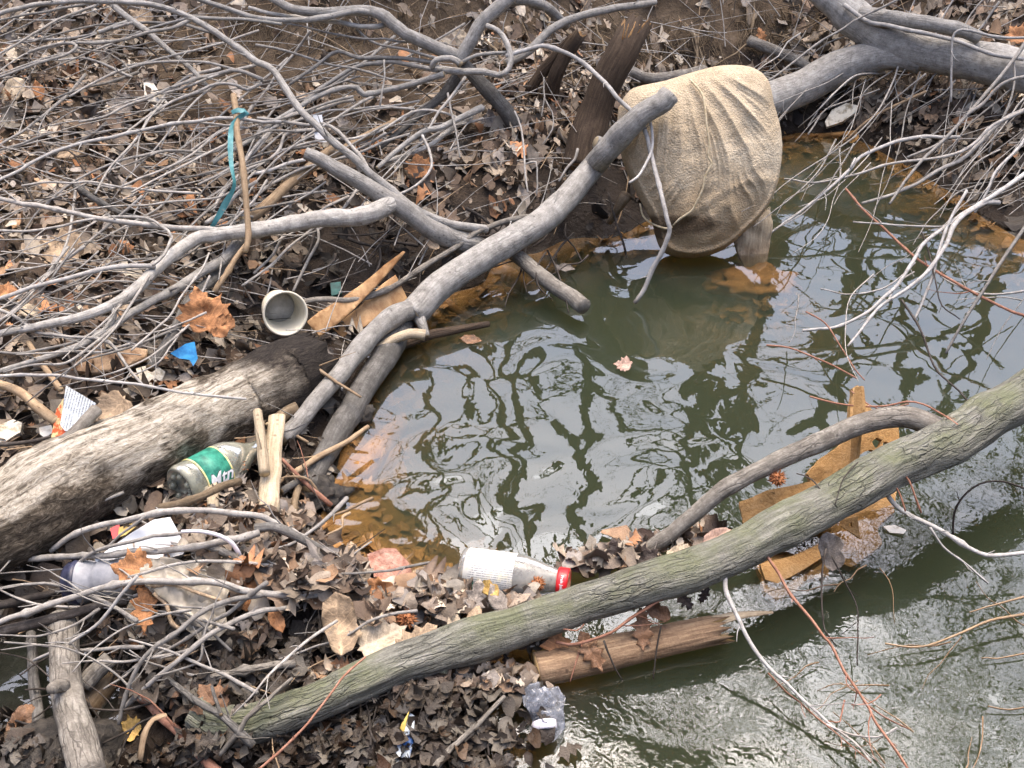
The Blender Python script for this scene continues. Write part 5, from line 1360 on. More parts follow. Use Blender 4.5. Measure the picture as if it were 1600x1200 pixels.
# ================================================================== THE SACK
def sack():
    OUT = [(966,172),(985,140),(1040,126),(1085,112),(1130,102),(1175,105),(1200,125),(1208,160),(1219,200),(1221,245),(1210,300),(1190,335),(1160,365),(1130,390),(1090,403),(1052,401),(1030,386),(1018,345),(1000,312),(985,282),(972,248),(964,205)]
    p0 = P(1085, 403, 0.0); nrm = np.array([0, -math.cos(math.radians(24)), math.sin(math.radians(24))])
    c3 = [];
    for x, y in catmull(np.array(OUT + OUT[:1], float), 14)[:-1]:
        d = ray(x, y); t = np.dot(p0 - CAMP, nrm) / np.dot(d, nrm); c3.append(CAMP + d * t)
    c3 = np.array(c3); c = c3.mean(0); m = len(c3); a = RGT; b = np.cross(nrm, a); b = -b if b[2] < 0 else b
    O2 = np.stack([(c3 - c) @ a, (c3 - c) @ b], -1); NR = 90
    ang = np.arctan2(O2[:, 1], O2[:, 0]); o = np.argsort(ang); ang = ang[o]; rad = np.hypot(O2[o, 0], O2[o, 1])
    A = np.linspace(-math.pi, math.pi, 260, endpoint=False)
    Rr = np.interp(A, np.concatenate([ang - 2*math.pi, ang, ang + 2*math.pi]), np.tile(rad, 3))
    front = np.linspace(0, 1, NR)
    def layer(s, sign):
        x = s[:, None] * Rr[None, :] * np.cos(A)[None, :]; y = s[:, None] * Rr[None, :] * np.sin(A)[None, :]
        prof = np.clip(1 - s ** 2.6, 0, 1) ** .55
        z = (.105 if sign > 0 else .085) * prof[:, None] * np.ones_like(x)
        if sign > 0:
            # drawn cloth: folds gather at the top middle and fan out down and to both sides
            gx, gy = -.09, .27
            dx, dy = x - gx, y - gy; th = np.arctan2(dx, -dy); rr = np.hypot(dx, dy)
            w = th * 3.1 + .35 * fbm(x * 7, y * 7, 2, 4) + rr * 1.4
            def ridge(u, pw): return (1 - np.abs(np.mod(u, 1) * 2 - 1)) ** pw
            w = w + .9 * x * (1 + y)
            env = smooth(.03, .2, rr) * smooth(1.0, .75, s)[:, None] * (.35 + .65 * smooth(-.3, .6, fbm(th * 2.2, rr * 5 + 3, 2, 8)))
            f = .60 * ridge(w * 1.35, 2.2) + .50 * smooth(-.2, .3, fbm(x * 5, y * 5, 2, 33)) * ridge(w * 2.9 + .3 * fbm(x * 9, y * 9, 2, 3), 3.5) + .25 * smooth(-.1, .3, fbm(x * 6 + 9, y * 6, 2, 35)) * ridge(w * 6.1, 3.0)
            z = z + env * (.021 * f - .008)
            z = z + .010 * fbm(x * 9, y * 9, 3, 12) * prof[:, None] + .0016 * fbm(x * 60, y * 60, 3, 2)
            # pinched crease across the lower third and the rolled seam at the bottom edge
            cr = y + .155 - .25 * x - .03 * np.sin(x * 14); z = z - .006 * np.exp(-(cr / .012) ** 2) * smooth(.10, -.10, x) + .003 * np.exp(-((cr - .028) / .012) ** 2)
            z = z + .012 * np.exp(-((s[:, None] - .93) / .03) ** 2) * smooth(.1, -.2, y)
            # cord line squeezing the cloth
        else:
            z = -(z + .006 * fbm(x * 8, y * 8, 3, 9))
        stain = np.exp(-((x + .03) / .10) ** 2 - ((y + .185) / .030) ** 2) * 1.0 + .8 * np.exp(-((x + .12) / .045) ** 2 - ((y + .20) / .03) ** 2) + .35 * smooth(-.10, -.22, y) * smooth(.05, -.12, x)
        return x, y, z, stain
    V = []; S = []
    xf, yf, zf, sf = layer(front, 1); xb, yb, zb, sb = layer(front[::-1], -1)
    for X, Y, Z, ST in ((xf, yf, zf, sf), (xb[1:], yb[1:], zb[1:], sb[1:])):
        V.append((X[..., None] * a + Y[..., None] * b + Z[..., None] * nrm).reshape(-1, 3)); S.append(ST.ravel())
    V = np.vstack(V); S = np.concatenate(S); k = 260; rows = len(V) // k
    i = np.arange(rows - 1)[:, None] * k; j = np.arange(k)[None, :]; j2 = (j + 1) % k
    F = np.stack([i+j, i+k+j, i+k+j2, i+j2], -1).reshape(-1, 4)
    e = empty('sack', c, 'big tan cloth sack with gathered folds standing in the water at the upper right', 'sack')
    me = np_mesh('cloth', V, F, True, None, {'stain': S})
    link_mesh('cloth', me, M['sack'], e, c)
    def onf(px, py, off=.004):
        d = ray(px, py); t = np.dot(c - CAMP, nrm) / np.dot(d, nrm); q = CAMP + d * t
        for _ in range(4):
            l = q - c; u, v = l @ a, l @ b; r_ = math.hypot(u, v); an = math.atan2(v, u); R_ = np.interp(an, A, Rr)
            s_ = min(1, r_ / R_); z_ = .105 * max(0, 1 - s_ ** 2.6) ** .55 + .012
            t = np.dot(c + nrm * (z_ + off) - CAMP, nrm) / np.dot(d, nrm); q = CAMP + d * t
        return q
    for spec, w in ([(1078,124),(1098,150),(1104,195),(1108,225),(1106,245),(1112,255),(1102,275),(1098,295),(1086,320),(1080,330),(1062,342),(1052,352)], 3.6), ([(1000,318),(1005,338),(1020,350),(1040,357),(1050,355)], 3.2):
        pts = catmull(np.array(spec, float), 6); C = np.array([onf(x, y) for x, y in pts])
        R = np.full(len(C), w / 2 / FPX * 2.8) * (1 + .25 * fbm(np.arange(len(C)) * .6, np.zeros(len(C)), 2, 5))
        link_mesh('drawcord', tube_mesh('drawcord', C, R, 8, .1, 2, 3), M['cord'], e, C[0])
sack()
tag(slab('wet_rag', [(1148,372),(1166,356),(1188,338),(1204,322),(1207,352),(1203,392),(1196,420),(1184,436),(1168,428),(1156,404)], M['palewood'], .012, center=P(1178, 392, .01), normal=np.array([.1, -.8, .6]), step=6, amp=.018, freq=26, smooth_=True), 'soaked grey rag trailing into the water behind the right edge of the sack', 'rag')
tag(blob('silted_stone', P(1175, 440, -.05), (.13, .08, .035), M['sunken'], amp=.35, freq=2.5, seed=19), 'orange silted mound under the water below the sack', 'stone')

# ================================================================== LITTER (man-made)
def px2m(px, d): return px / FPX * d
# cream paper cup lying open end toward the viewer
def cup():
    A = G(446, 490, .10); d = depth(446, 490, .10); r = px2m(34, d)
    view = A - CAMP; view /= np.linalg.norm(view); ax = view * .8 + np.array([-.22, .2, .12]); ax /= np.linalg.norm(ax)
    B = A + ax * .095
    e = empty('paper_cup', A, 'cream paper cup lying on the dark debris with its open mouth facing out', 'cup')
    lathe('cup_wall', A, B, [(0, r*.97), (.0, r), (.3, r*.93), (.6, r*.87), (1, r*.76), (1.0, r*.70), (.9, r*.73), (.6, r*.82), (.3, r*.88), (.02, r*.93), (0, r*.97)], M['cup'], e, 48, dent=.012)
    lathe('cup_bottom', A + (B-A)*.86, A + (B-A)*.9, [(0, 0.0001), (0, r*.74), (1, r*.74), (1, 0.0001)], M['cup_in'], e, 40)
    q = np.linspace(0, 2*math.pi, 49); up = np.array([0, 0, 1.0]); u = up - ax * (up @ ax); u /= np.linalg.norm(u); w = np.cross(ax, u)
    rim = np.array([A + r * 1.0 * (math.cos(t) * u + math.sin(t) * w) * (1 + .012 * math.cos(2*t)) for t in q])
    link_mesh('rim', tube_mesh('rim', rim, np.full(49, r * .055), 8), M['cup'], e, rim[0])
cup()

def text_on(name, body, size, fn, mat, parent, origin, extrude=.0002, shear=0.0):
    cu = bpy.data.curves.new(name, 'FONT'); cu.body = body; cu.size = size; cu.extrude = extrude; cu.align_x = 'CENTER'; cu.align_y = 'CENTER'; cu.shear = shear; cu.offset = size * .018; cu.resolution_u = 4
    o = bpy.data.objects.new(name + '_tmp', cu); COL.objects.link(o)
    me = bpy.data.meshes.new_from_object(o.evaluated_get(bpy.context.evaluated_depsgraph_get()))
    bpy.data.objects.remove(o); bpy.data.curves.remove(cu)
    me.name = name; me.materials.clear()
    bm = bmesh.new(); bm.from_mesh(me); bmesh.ops.triangulate(bm, faces=bm.faces)
    bm.to_mesh(me); bm.free()
    for v in me.vertices: v.co = Vector([float(q) for q in (fn(v.co.x, v.co.y, v.co.z) - np.array(origin))])
    return link_mesh(name, me, mat, parent, origin)

def frame_of(A, B):
    ax = B - A; L_ = np.linalg.norm(ax); ax = ax / L_; up = np.array([0, 0, 1.0]); u = up - ax * (up @ ax); u /= np.linalg.norm(u); return ax, u, np.cross(ax, u), L_

def green_bottle():
    A = G(281, 764, .036); B = G(374, 714, .044); d = depth(300, 750, .04); r = px2m(37, d)
    B = A + (B - A); ax, u, w, L_ = frame_of(A, B)
    e = empty('glass_bottle', A, 'clear glass bottle with green label wedged under the decayed log', 'bottle')
    lathe('glass', A, B, [(.09, .0002), (.08, r*.5), (.04, r*.7), (0, r*.86), (.02, r*.95), (.07, r), (.2, r), (.22, r*.975), (.66, r*.975), (.69, r*1.0), (.78, r*.99), (.86, r*.93), (1.0, r*.74), (1.12, r*.5), (1.25, r*.34), (1.38, r*.32), (1.38, .0002)], M['glass_green'], e, 48)
    for k in range(7):
        t = k / 7 * 2 * math.pi; q = A + ax * (-.002 + .0) + (math.cos(t) * u + math.sin(t) * w) * r * .58
        blob('base_bump', q + ax * .006, (.007, .007, .007), M['glass_green'], e, amp=0, sub=2)
    lab = [(.24, r*1.0), (.64, r*1.0)]
    lathe('label', A, B, [(.24, r*.99), (.24, r*1.005), (.64, r*1.005), (.64, r*.99)], M['label_green'], e, 56)
    for t0 in (.235, .635): lathe('label_edge', A, B, [(t0, r*.99), (t0, r*1.012), (t0+.022, r*1.012), (t0+.022, r*.99)], M['yellow_ink'], e, 56)
    # side of the label facing the camera, and a little below
    v = CAMP - A; phi0 = math.atan2(v @ w, v @ u); s_ = 1 if phi0 > 0 else -1
    def wrap(x, y, z, dphi=.42, t0=.44, off=.0015):
        # letters read along the bottle axis
        ph = phi0 + s_ * dphi - s_ * (y / r); rr = r * 1.005 + off + max(0, z)
        return A + ax * (L_ * t0 + x) + rr * (math.cos(ph) * u + math.sin(ph) * w)
    text_on('lettering_outline', 'Mtn', .036, lambda x, y, z: wrap(x * .98, y * 1.05, z, off=.0008), M['ink'], e, A, shear=.35, extrude=.0)
    text_on('lettering', 'Mtn', .034, wrap, M['white_ink'], e, A, shear=.35)
    blob('silt', A + ax * L_ * 1.02 - u * r * .1, (.02, .02, .016), M['gum'], e, amp=.3, sub=3)
green_bottle()

def white_bottle():
    A = G(728, 884, .03); d = depth(760, 893, .03); r = px2m(35, d)
    A = P(722, 889, .022); B = P(888, 911, .030); ax, u, w, L_ = frame_of(A, B)
    r = px2m(33, 2.05)
    e = empty('juice_bottle', A, 'glass bottle with white printed label and red metal cap floating by the mossy log', 'bottle')
    lathe('glass', A, B, [(.03, .0002), (.015, r*.6), (0, r*.85), (.015, r*.95), (.05, r), (.52, r), (.60, r*.96), (.70, r*.84), (.80, r*.68), (.88, r*.56), (.97, r*.50), (.97, .0002)], M['glass_dirty'], e, 48)
    lathe('label', A, B, [(.055, r*.99), (.055, r*1.01), (.515, r*1.01), (.515, r*.99)], M['label_white'], e, 56)
    lathe('cap', A, B, [(.905, r*.50), (.905, r*.64), (.92, r*.66), (.99, r*.66), (1.005, r*.63), (1.005, r*.48)], M['redcap'], e, 40)
    lathe('cap_top', A, B, [(1.004, r*.6), (1.008, r*.56), (1.004, r*.5), (1.006, .0002)], M['captop'], e, 40)
    v = CAMP - B; phi0 = math.atan2(v @ w, v @ u); s_ = 1 if phi0 > 0 else -1
    def wrap(x, y, z):
        ph = phi0 + s_ * (x / (r*.66)) + s_ * .12; rr = r*.664 + .0003 + max(0, z)
        return A + ax * (L_ * .955 + y) + rr * (math.cos(ph) * u + math.sin(ph) * w)
    text_on('cap_lettering', 'Fruit Juice', .0078, wrap, M['white_ink'], e, B)
    phl = phi0
    for k in range(9):
        def wl(x, y, z, k=k):
            ph = phl + s_ * (.35 - k * .15) + s_ * (-y / r); rr = r*1.012 + .0003 + max(0, z)
            return A + ax * (L_ * .30 + x) + rr * (math.cos(ph) * u + math.sin(ph) * w)
    lathe('green_patch', A, B, [(.06, r*1.0), (.06, r*1.016), (.16, r*1.016), (.16, r*1.0)], M['label_green'], e, 12, arc=(phi0 + s_*.75 - .3, phi0 + s_*.75 + .3))
white_bottle()

def up_n(p, k=.6, xx=0.0):
    v = CAMP - p; v /= np.linalg.norm(v); n = v * k + np.array([xx, 0, 1.0]) * (1 - k); return n / np.linalg.norm(n)
def trash(name, label, cat, mat, poly, thick, h, k=.6, group=None, xx=0.0, **kw):
    cx = sum(p[0] for p in poly) / len(poly); cy = sum(p[1] for p in poly) / len(poly); c = G(cx, cy, h)
    return tag(slab(name, poly, M[mat], thick, center=c, normal=up_n(c, k, xx), **kw), label, cat, group)
trash('foam_block', 'white foam block lying under three twigs at the lower left', 'foam', 'foam_white', [(206,832),(240,812),(266,808),(276,826),(291,856),(286,866),(232,880),(200,896),(160,890),(148,874),(172,856)], .022, .075, .62, amp=.0012, freq=12, step=7)
def cup_piece():
    A = P(205, 900, .10); B = P(108, 912, .085); r = px2m(33, 2.0)
    e = empty('plastic_cup', A, 'ridged pale grey plastic cup with a navy rim lying beside the foam block', 'cup')
    lathe('cup_body', A, B, [(.02, .0002), (.0, r*.78), (.1, r*.92), (.22, r*.86), (.42, r*.98), (.5, r*.84), (.56, r*.82), (.66, r*.9), (.78, r*.96)], M['plastic_grey'], e, 44, dent=.03)
    lathe('cup_rim', A, B, [(.775, r*.93), (.78, r*.98), (.86, r*1.0), (.9, r*.9), (.96, r*.92), (1.0, r*.84), (1.0, .0002)], M['plastic_navy'], e, 44, dent=.03)
cup_piece()
def bag():
    poly = [(216,868),(262,872),(310,876),(345,892),(362,918),(352,950),(356,985),(338,1002),(310,1000),(286,978),(268,950),(240,930),(214,905)]
    c = G(285, 925, .085); n = up_n(c, .55)
    e = empty('plastic_bag', c, 'crumpled clear plastic bag hanging in the twigs beside the foam block', 'bag')
    slab('film', poly, M['bag'], .0015, center=c, normal=n, step=5, amp=.030, freq=26, parent=e, smooth_=True)
    poly2 = [(230,905),(262,918),(300,920),(330,940),(345,962),(330,985),(300,975),(272,948),(246,930)]
    slab('film_fold', poly2, M['bag'], .0015, center=c + n * .012, normal=n + np.array([.1, 0, .1]), step=5, amp=.022, freq=34, parent=e, smooth_=True)
    stroke('fold_edge', '7 5 .1 | 240,915,.12 275,912,.12 310,925,.11 345,940,.1', M['leaf_tan'], e)
    stroke('fold_edge', '8 6 .1 | 240,925,.11 262,945,.1 270,975,.08 282,985,.08', M['leaf_tan'], e)
bag()
def packet():
    e0 = G(118, 640, .09)
    e = empty('paper_packet', e0, 'torn paper packet with small grey print leaning on the log branch at the left', 'packet')
    n = up_n(e0, .75)
    slab('printed_side', [(103,602),(150,630),(148,640),(128,664),(102,674),(94,664),(98,640)], M['packet'], .0012, center=e0, normal=n, step=6, amp=.002, parent=e)
    slab('coloured_side', [(99,622),(97,660),(102,674),(118,680),(96,688),(92,698),(76,705),(82,670),(88,640)], M['orange_print'], .0012, center=e0 - n * .002, normal=n + np.array([-.4, 0, 0]), step=6, amp=.003, parent=e)
    def f(k):
        def g(x, y, z):
            a = RGT + np.array([0, 0, -.12]); a = a - n * (a @ n); a /= np.linalg.norm(a); b = np.cross(n, a); b = b if b[2] > 0 else -b
            return e0 + n * .0012 + a * x + b * (y + .006 - k * .0062)
        return g
packet()
trash('paper_scrap', 'small white paper scrap left of the printed packet', 'paper', 'papercream', [(61,668),(80,664),(84,675),(70,684),(62,678)], .002, .03)
trash('paper_scrap', 'cream and white torn paper on the leaves at the upper left', 'paper', 'papercream', [(224,128),(240,130),(252,148),(263,160),(254,172),(240,172),(226,150)], .002, .03, amp=.006, step=6)
trash('paper_scrap', 'white folded scrap hanging beside the long branch near the clay bank', 'paper', 'foam_white', [(489,180),(503,179),(505,192),(504,208),(511,216),(510,222),(494,222),(490,208)], .003, .12, .8, amp=.003, step=6)
trash('chalky_chunk', 'white chalky rotten chunk at the left edge above the decayed log', 'wood', 'chip', [(-8,668),(20,655),(34,660),(32,675),(8,690),(-8,692)], .03, .04, amp=.008, step=5)
trash('rotten_wood', 'orange and white rotten wood chunk among the twigs left of the blue scrap', 'wood', 'rotwood', [(106,578),(125,560),(160,548),(205,540),(230,546),(228,558),(200,572),(170,578),(140,582)], .035, .045, amp=.012, freq=22, step=6, smooth_=True)
trash('wood_chip', 'pale fibrous wood chip just left of the charred log end', 'wood', 'chip', [(212,575),(240,568),(258,580),(250,600),(222,604)], .02, .03, amp=.008, step=5)
trash('blue_scrap', 'bright blue plastic scrap under the large orange leaf', 'plastic', 'blue', [(266,552),(290,537),(304,534),(309,560),(302,572),(296,562),(280,560)], .0025, .08, .85, amp=.005, freq=24, step=5)
trash('pink_brick', 'pink weathered brick lump at the pool edge', 'brick', 'brick', [(573,866),(600,857),(618,857),(640,880),(645,904),(628,914),(606,930),(588,930),(584,900)], .035, .05, .55, amp=.006, freq=34, step=5, edge=.0025)
trash('bark_piece', 'curled peeled bark strip lying against the long limb, the upper of two', 'bark', 'bark_strip', [(482,515),(500,494),(545,458),(600,420),(629,409),(633,412),(600,440),(572,464),(535,500),(500,532),(492,524)], .004, .085, .6, curl=.6, amp=.003, step=7, smooth_=True)
trash('bark_piece', 'broad peeled bark sheet under the curled strip, the lower of two', 'bark', 'bark_strip', [(484,528),(520,505),(560,480),(600,440),(618,425),(630,445),(642,466),(622,480),(560,516),(500,546)], .004, .062, .6, curl=-.5, amp=.003, step=7, smooth_=True)
trash('pale_board', 'pale barkless wood slab on the leaves of the right bank', 'wood', 'chip', [(1289,190),(1300,172),(1322,161),(1340,165),(1338,176),(1316,190),(1292,198)], .02, .05, amp=.005, step=5)
trash('plastic_piece', 'dark green ridged plastic piece in the black hollow above the bark', 'plastic', 'tealdark', [(516,442),(532,440),(534,458),(518,462)], .02, .03)
trash('plastic_scrap', 'red plastic scrap behind the top of the foam block', 'plastic', 'redcap', [(172,826),(186,818),(190,836),(176,842)], .003, .03)
trash('foil_scrap', 'crumpled gold foil scrap behind the foam block', 'foil', 'wrapper2', [(186,824),(206,818),(214,822),(196,836),(184,840)], .004, .04, amp=.006, step=4)
trash('grey_scrap', 'bluish white plastic scrap among the leaves above the sweetgum ball', 'plastic', 'bag_blue', [(420,880),(440,872),(470,868),(478,885),(450,896),(426,897)], .003, .05, amp=.008, step=5, smooth_=True)
trash('red_brown_bark', 'square red-brown bark flake in the leaves behind the ribbon', 'bark', 'leaf_orange', [(268,310),(305,300),(308,335),(285,340),(270,334)], .006, .03, amp=.006, step=6)
trash('floating_chip', 'cream wood chip floating right of the mossy log', 'wood', 'papercream', [(1380,822),(1398,820),(1416,828),(1412,834),(1390,832)], .006, .008)
# crumpled clear bottle under the floating log
def clear_bottle():
    c = P(842, 1120, .015)
    e = empty('crumpled_bottle', c, 'crumpled clear plastic bottle floating below the mossy log', 'bottle')
    slab('body', [(815,1078),(842,1066),(872,1074),(884,1090),(880,1112),(884,1136),(866,1160),(842,1162),(826,1148),(832,1120),(818,1100)], M['bag_blue'], .0012, center=P(850, 1115, .028), normal=np.array([0, -.3, 1]), step=4, amp=.030, freq=42, parent=e, smooth_=True)
    slab('crushed_neck', [(822,1082),(850,1074),(872,1090),(862,1112),(836,1116),(820,1104)], M['bag_blue'], .0012, center=P(846, 1096, .042), normal=np.array([.2, -.4, 1]), step=4, amp=.024, freq=50, parent=e, smooth_=True)
    lathe('ring', P(850, 1128, .025), P(852, 1142, .02), [(0, .012), (0, .02), (1, .02), (1, .012)], M['white_plastic'], e, 30)
clear_bottle()
def wrapper():
    c = G(625, 1165, .03)
    e = empty('striped_wrapper', c, 'blue and white striped wrapper under the mossy log at the bottom edge', 'wrapper')
    n = up_n(c, .7)
    slab('blue_half', [(640,1112),(648,1118),(646,1160),(636,1200),(600,1205),(616,1170),(630,1150)], M['wrapper'], .0015, center=c, normal=n, step=6, amp=.008, freq=20, parent=e, smooth_=True)
    slab('yellow_half', [(640,1112),(630,1150),(614,1172),(598,1206),(560,1206),(590,1176),(618,1160),(628,1130)], M['wrapper2'], .0015, center=c - n * .004, normal=n + np.array([-.3, 0, 0]), step=6, amp=.008, freq=20, parent=e, smooth_=True)
wrapper()
# faded teal ribbon
def ribbon():
    poly = [(362,176,.31),(372,172,.32),(386,176,.30),(372,184,.31),(362,200,.30),(360,230,.29),(362,262,.28),(366,290,.26),(352,318,.22),(340,340,.18),(330,356,.15)]
    w = [6, 10, 7, 8, 9, 7, 6, 8, 10, 9, 6]
    S = catmull(np.array([(a, b, c * 100) for a, b, c in poly], float), 6); n = len(S); W = np.interp(np.linspace(0, 1, n), np.linspace(0, 1, len(w)), w)
    D = gsm(np.array([depth(s[0], s[1], s[2] / 100) for s in S]), 5)
    C = CAMP + np.array([ray(s[0], s[1]) for s in S]) * D[:, None]
    T = np.gradient(C, axis=0); T /= np.linalg.norm(T, axis=1)[:, None]
    V = []
    for i in range(n):
        a = .5 * math.sin(i * .35) + .2; side = np.cross(T[i], CAMP - C[i]); side /= np.linalg.norm(side); f = np.cross(side, T[i])
        sd = side * math.cos(a) + f * math.sin(a); h = W[i] / 2 * D[i] / FPX
        V += [C[i] - sd * h, C[i] + f * .002 * math.sin(i), C[i] + sd * h]
    V = np.array(V); F = []
    for i in range(n - 1):
        for k in (0, 1): F.append((i*3+k, i*3+k+1, i*3+k+4, i*3+k+3))
    tag(link_mesh('ribbon', np_mesh('ribbon', V - C[0], np.array(F)), M['teal'], None, C[0]), 'faded teal ribbon hanging from the twigs by the upright tan stick', 'ribbon')
ribbon()

# tan foam sheets trapped under the mossy log
def foam():
    c = P(1300, 760, .05)
    e = empty('foam_sheet', c, 'torn tan foam sheet folded round the mossy log and dipping in the water', 'foam')
    n1 = np.array([.15, -.62, .77])
    slab('upper_flap', [(1334,606),(1342,601),(1352,612),(1354,626),(1365,640),(1402,662),(1406,690),(1392,708),(1350,742),(1320,790),(1290,800),(1272,765),(1262,740),(1285,715),(1322,688),(1330,650)], M['foam_tan'], .014, center=P(1330, 700, .11), normal=n1, step=6, amp=.012, freq=11, edge=.004, parent=e,
         holes=[[(1362,690),(1370,684),(1378,688),(1374,698),(1366,700)], [(1380,690),(1390,692),(1388,700),(1378,704)], [(1350,706),(1360,702),(1372,708),(1366,720),(1352,722),(1344,728),(1340,716)], [(1372,712),(1380,708),(1382,718),(1374,722)]])
    slab('fold', [(1336,606),(1346,603),(1349,640),(1341,690),(1334,760),(1322,790),(1326,740),(1330,690),(1334,640)], M['foam_tan'], .012, center=P(1334, 700, .135), normal=np.array([-.75, -.5, .5]), step=7, amp=.004, parent=e)
    slab('left_flap', [(1156,784),(1200,766),(1262,754),(1300,750),(1330,760),(1300,800),(1230,850),(1180,850),(1160,815)], M['foam_tan'], .016, center=P(1215, 795, .07), normal=np.array([-.12, -.55, .83]), step=6, amp=.010, freq=12, edge=.004, parent=e)
    slab('pointed_tab', [(1316,812),(1340,806),(1344,842),(1330,832),(1314,822)], M['foam_tan'], .008, center=P(1330, 825, .05), normal=np.array([.2, -.8, .6]), step=7, parent=e, amp=.001, holes=[[(1326,818),(1331,816),(1332,823),(1327,824)]])
    slab('sunken_flap', [(1178,868),(1230,850),(1310,815),(1385,770),(1402,760),(1398,800),(1372,822),(1378,850),(1352,870),(1330,886),(1300,872),(1296,900),(1260,905),(1240,925),(1214,938),(1194,925),(1188,900)], M['foam_tan'], .014, center=P(1285, 860, -.005), normal=np.array([.05, -.12, 1]), step=7, amp=.006, freq=8, parent=e, water=False, edge=.004)
    slab('sunken_fold', [(1188,880),(1240,868),(1296,842),(1290,868),(1255,890),(1216,912),(1196,905)], M['foam_tan'], .012, center=P(1240, 880, .004), normal=np.array([.05, -.12, 1]), step=7, amp=.004, freq=8, parent=e, water=False)
foam()

# ================================================================== STONES, SEED BALLS, SINGLE LEAVES
tag(blob('stone', G(500, 775, .0), (.055, .045, .03), M['stone'], amp=.5, freq=2.4, seed=2), 'dark wet stone at the shore under the tan stick', 'stone')
tag(blob('stone', G(548, 650, .0), (.05, .045, .035), M['stone'], amp=.5, freq=2.4, seed=7), 'dark rounded stone behind the foot of the grey limb', 'stone')
tag(blob('stone', G(100, 1180, .0), (.09, .07, .05), M['stone'], seed=8), 'dark stone in the bottom left corner', 'stone')
def gumball(px, py, h, rpx, label):
    c = G(px, py, h); d = depth(px, py, h); r = px2m(rpx, d)
    e = empty('sweetgum_ball', c, label, 'seed ball', 'sweetgum seed balls')
    blob('core', c, (r*.62,) * 3, M['gum'], e, amp=.2, freq=4, sub=3)
    V = []; F = []; rr = random.Random(int(px))
    for k in range(80):
        z = 1 - 2 * (k + .5) / 80; ph = k * 2.39996; d3 = np.array([math.sqrt(1 - z*z) * math.cos(ph), math.sqrt(1 - z*z) * math.sin(ph), z]); d3 += np.array([rr.gauss(0, .1) for _ in range(3)])
        t1 = np.cross(d3, [.3, .5, .8]); t1 /= np.linalg.norm(t1); t2 = np.cross(d3, t1); b = len(V)
        for q in range(4): V.append(d3 * r * .55 + (math.cos(q*1.571) * t1 + math.sin(q*1.571) * t2) * r * .12)
        V.append(d3 * r * rr.uniform(.9, 1.1) + t1 * r * .07)
        for q in range(4): F.append((b + q, b + (q+1) % 4, b + 4))
    o = link_mesh('spikes', np_mesh('spikes', np.array(V), np.array(F), False), M['gum'], e, c); o['kind'] = 'stuff'
gumball(635, 968, .055, 17, 'orange-brown sweetgum ball on the leaves above the mossy log')
gumball(370, 728, .05, 17, 'rusty sweetgum ball against the neck of the green labelled bottle')
gumball(492, 876, .06, 14, 'brown sweetgum ball on the dam left of the pink brick')
gumball(1214, 748, .14, 15, 'dark sweetgum ball hanging under the side branch of the mossy log')
gumball(840, 912, .05, 13, 'small brown sweetgum ball stuck to the juice bottle')

KINDS = {
 'maple': [(0,-.44),(.05,-.36),(.22,-.40),(.36,-.30),(.38,-.20),(.50,-.16),(.47,-.05),(.56,.02),(.40,.08),(.40,.17),(.48,.30),(.30,.25),(.20,.28),(.20,.38),(.12,.40),(.05,.50),(0,.58),(-.06,.48),(-.15,.42),(-.17,.30),(-.28,.26),(-.42,.33),(-.38,.18),(-.36,.10),(-.54,.06),(-.44,-.06),(-.48,-.18),(-.34,-.20),(-.32,-.32),(-.18,-.38),(-.05,-.35)],
 'oak': [(0,-.55),(.05,-.38),(.2,-.34),(.12,-.2),(.3,-.1),(.16,.02),(.3,.16),(.12,.24),(.16,.4),(0,.55),(-.16,.4),(-.12,.24),(-.3,.16),(-.16,.02),(-.3,-.1),(-.12,-.2),(-.2,-.34),(-.05,-.38)],
 'oval': [(0,-.5),(.16,-.34),(.26,-.08),(.24,.16),(.12,.38),(0,.52),(-.12,.38),(-.24,.16),(-.26,-.08),(-.16,-.34)],
 'curl': [(0,-.5),(.2,-.42),(.36,-.2),(.30,.0),(.38,.18),(.22,.4),(.0,.5),(-.2,.36),(-.26,.1),(-.2,-.2),(-.14,-.4)],
}
_lk = [0]
def leaf(px, py, h, size, rot, kind, color, label, cup=1.0, face=.5, group=None, name='leaf', roll=0.0):
    """one curled dead leaf with a midrib; size in photo px, rot in degrees in the picture."""
    _lk[0] += 1; sd = _lk[0] * 3.7
    c = G(px, py, h); d = depth(px, py, h); s = px2m(size, d)
    n = up_n(c, face); rt = RGT - n * (RGT @ n); rt /= np.linalg.norm(rt); up = np.cross(n, rt)
    a = math.radians(rot); ex = rt * math.cos(a) + up * math.sin(a); ey = -rt * math.sin(a) + up * math.cos(a)
    pts, F = sheet_geo(KINDS[kind], .085)
    x, y = pts[:, 0], pts[:, 1]
    x, y = x + .045 * fbm(x * 7 + sd, y * 7, 3, 3), y + .045 * fbm(x * 7, y * 7 + sd, 3, 4)
    z = cup * .55 * x * x + roll * y * y * .8 - .03 * np.exp(-(x / .03) ** 2) + .17 * fbm(x * 4 + sd, y * 4, 4, int(sd)) + .05 * np.abs(np.mod((y - np.abs(x)) * 6, 1) - .5) + .25 * cup * (x * y) * math.sin(sd)
    top = c + s * (x[:, None] * ex + y[:, None] * ey + z[:, None] * n); bot = top - n * .0006
    me = solid_from(name, top - c, bot - c, F, pts * .1, True)
    return tag(link_mesh(name, me, M['leaf_' + color], None, c), label, 'leaf', group)
leaf(318, 490, .13, 78, 20, 'maple', 'orange', 'large orange-brown leaf leaning over the charred log end', 1.2, .8)
leaf(347, 508, .12, 46, -35, 'curl', 'orange', 'curled tip of an orange leaf hanging right of the large orange leaf', 1.6, .85)
leaf(180, 640, .10, 62, 150, 'maple', 'tan', 'pink-tan star shaped leaf behind the decayed log beside the packet', .8, .6)
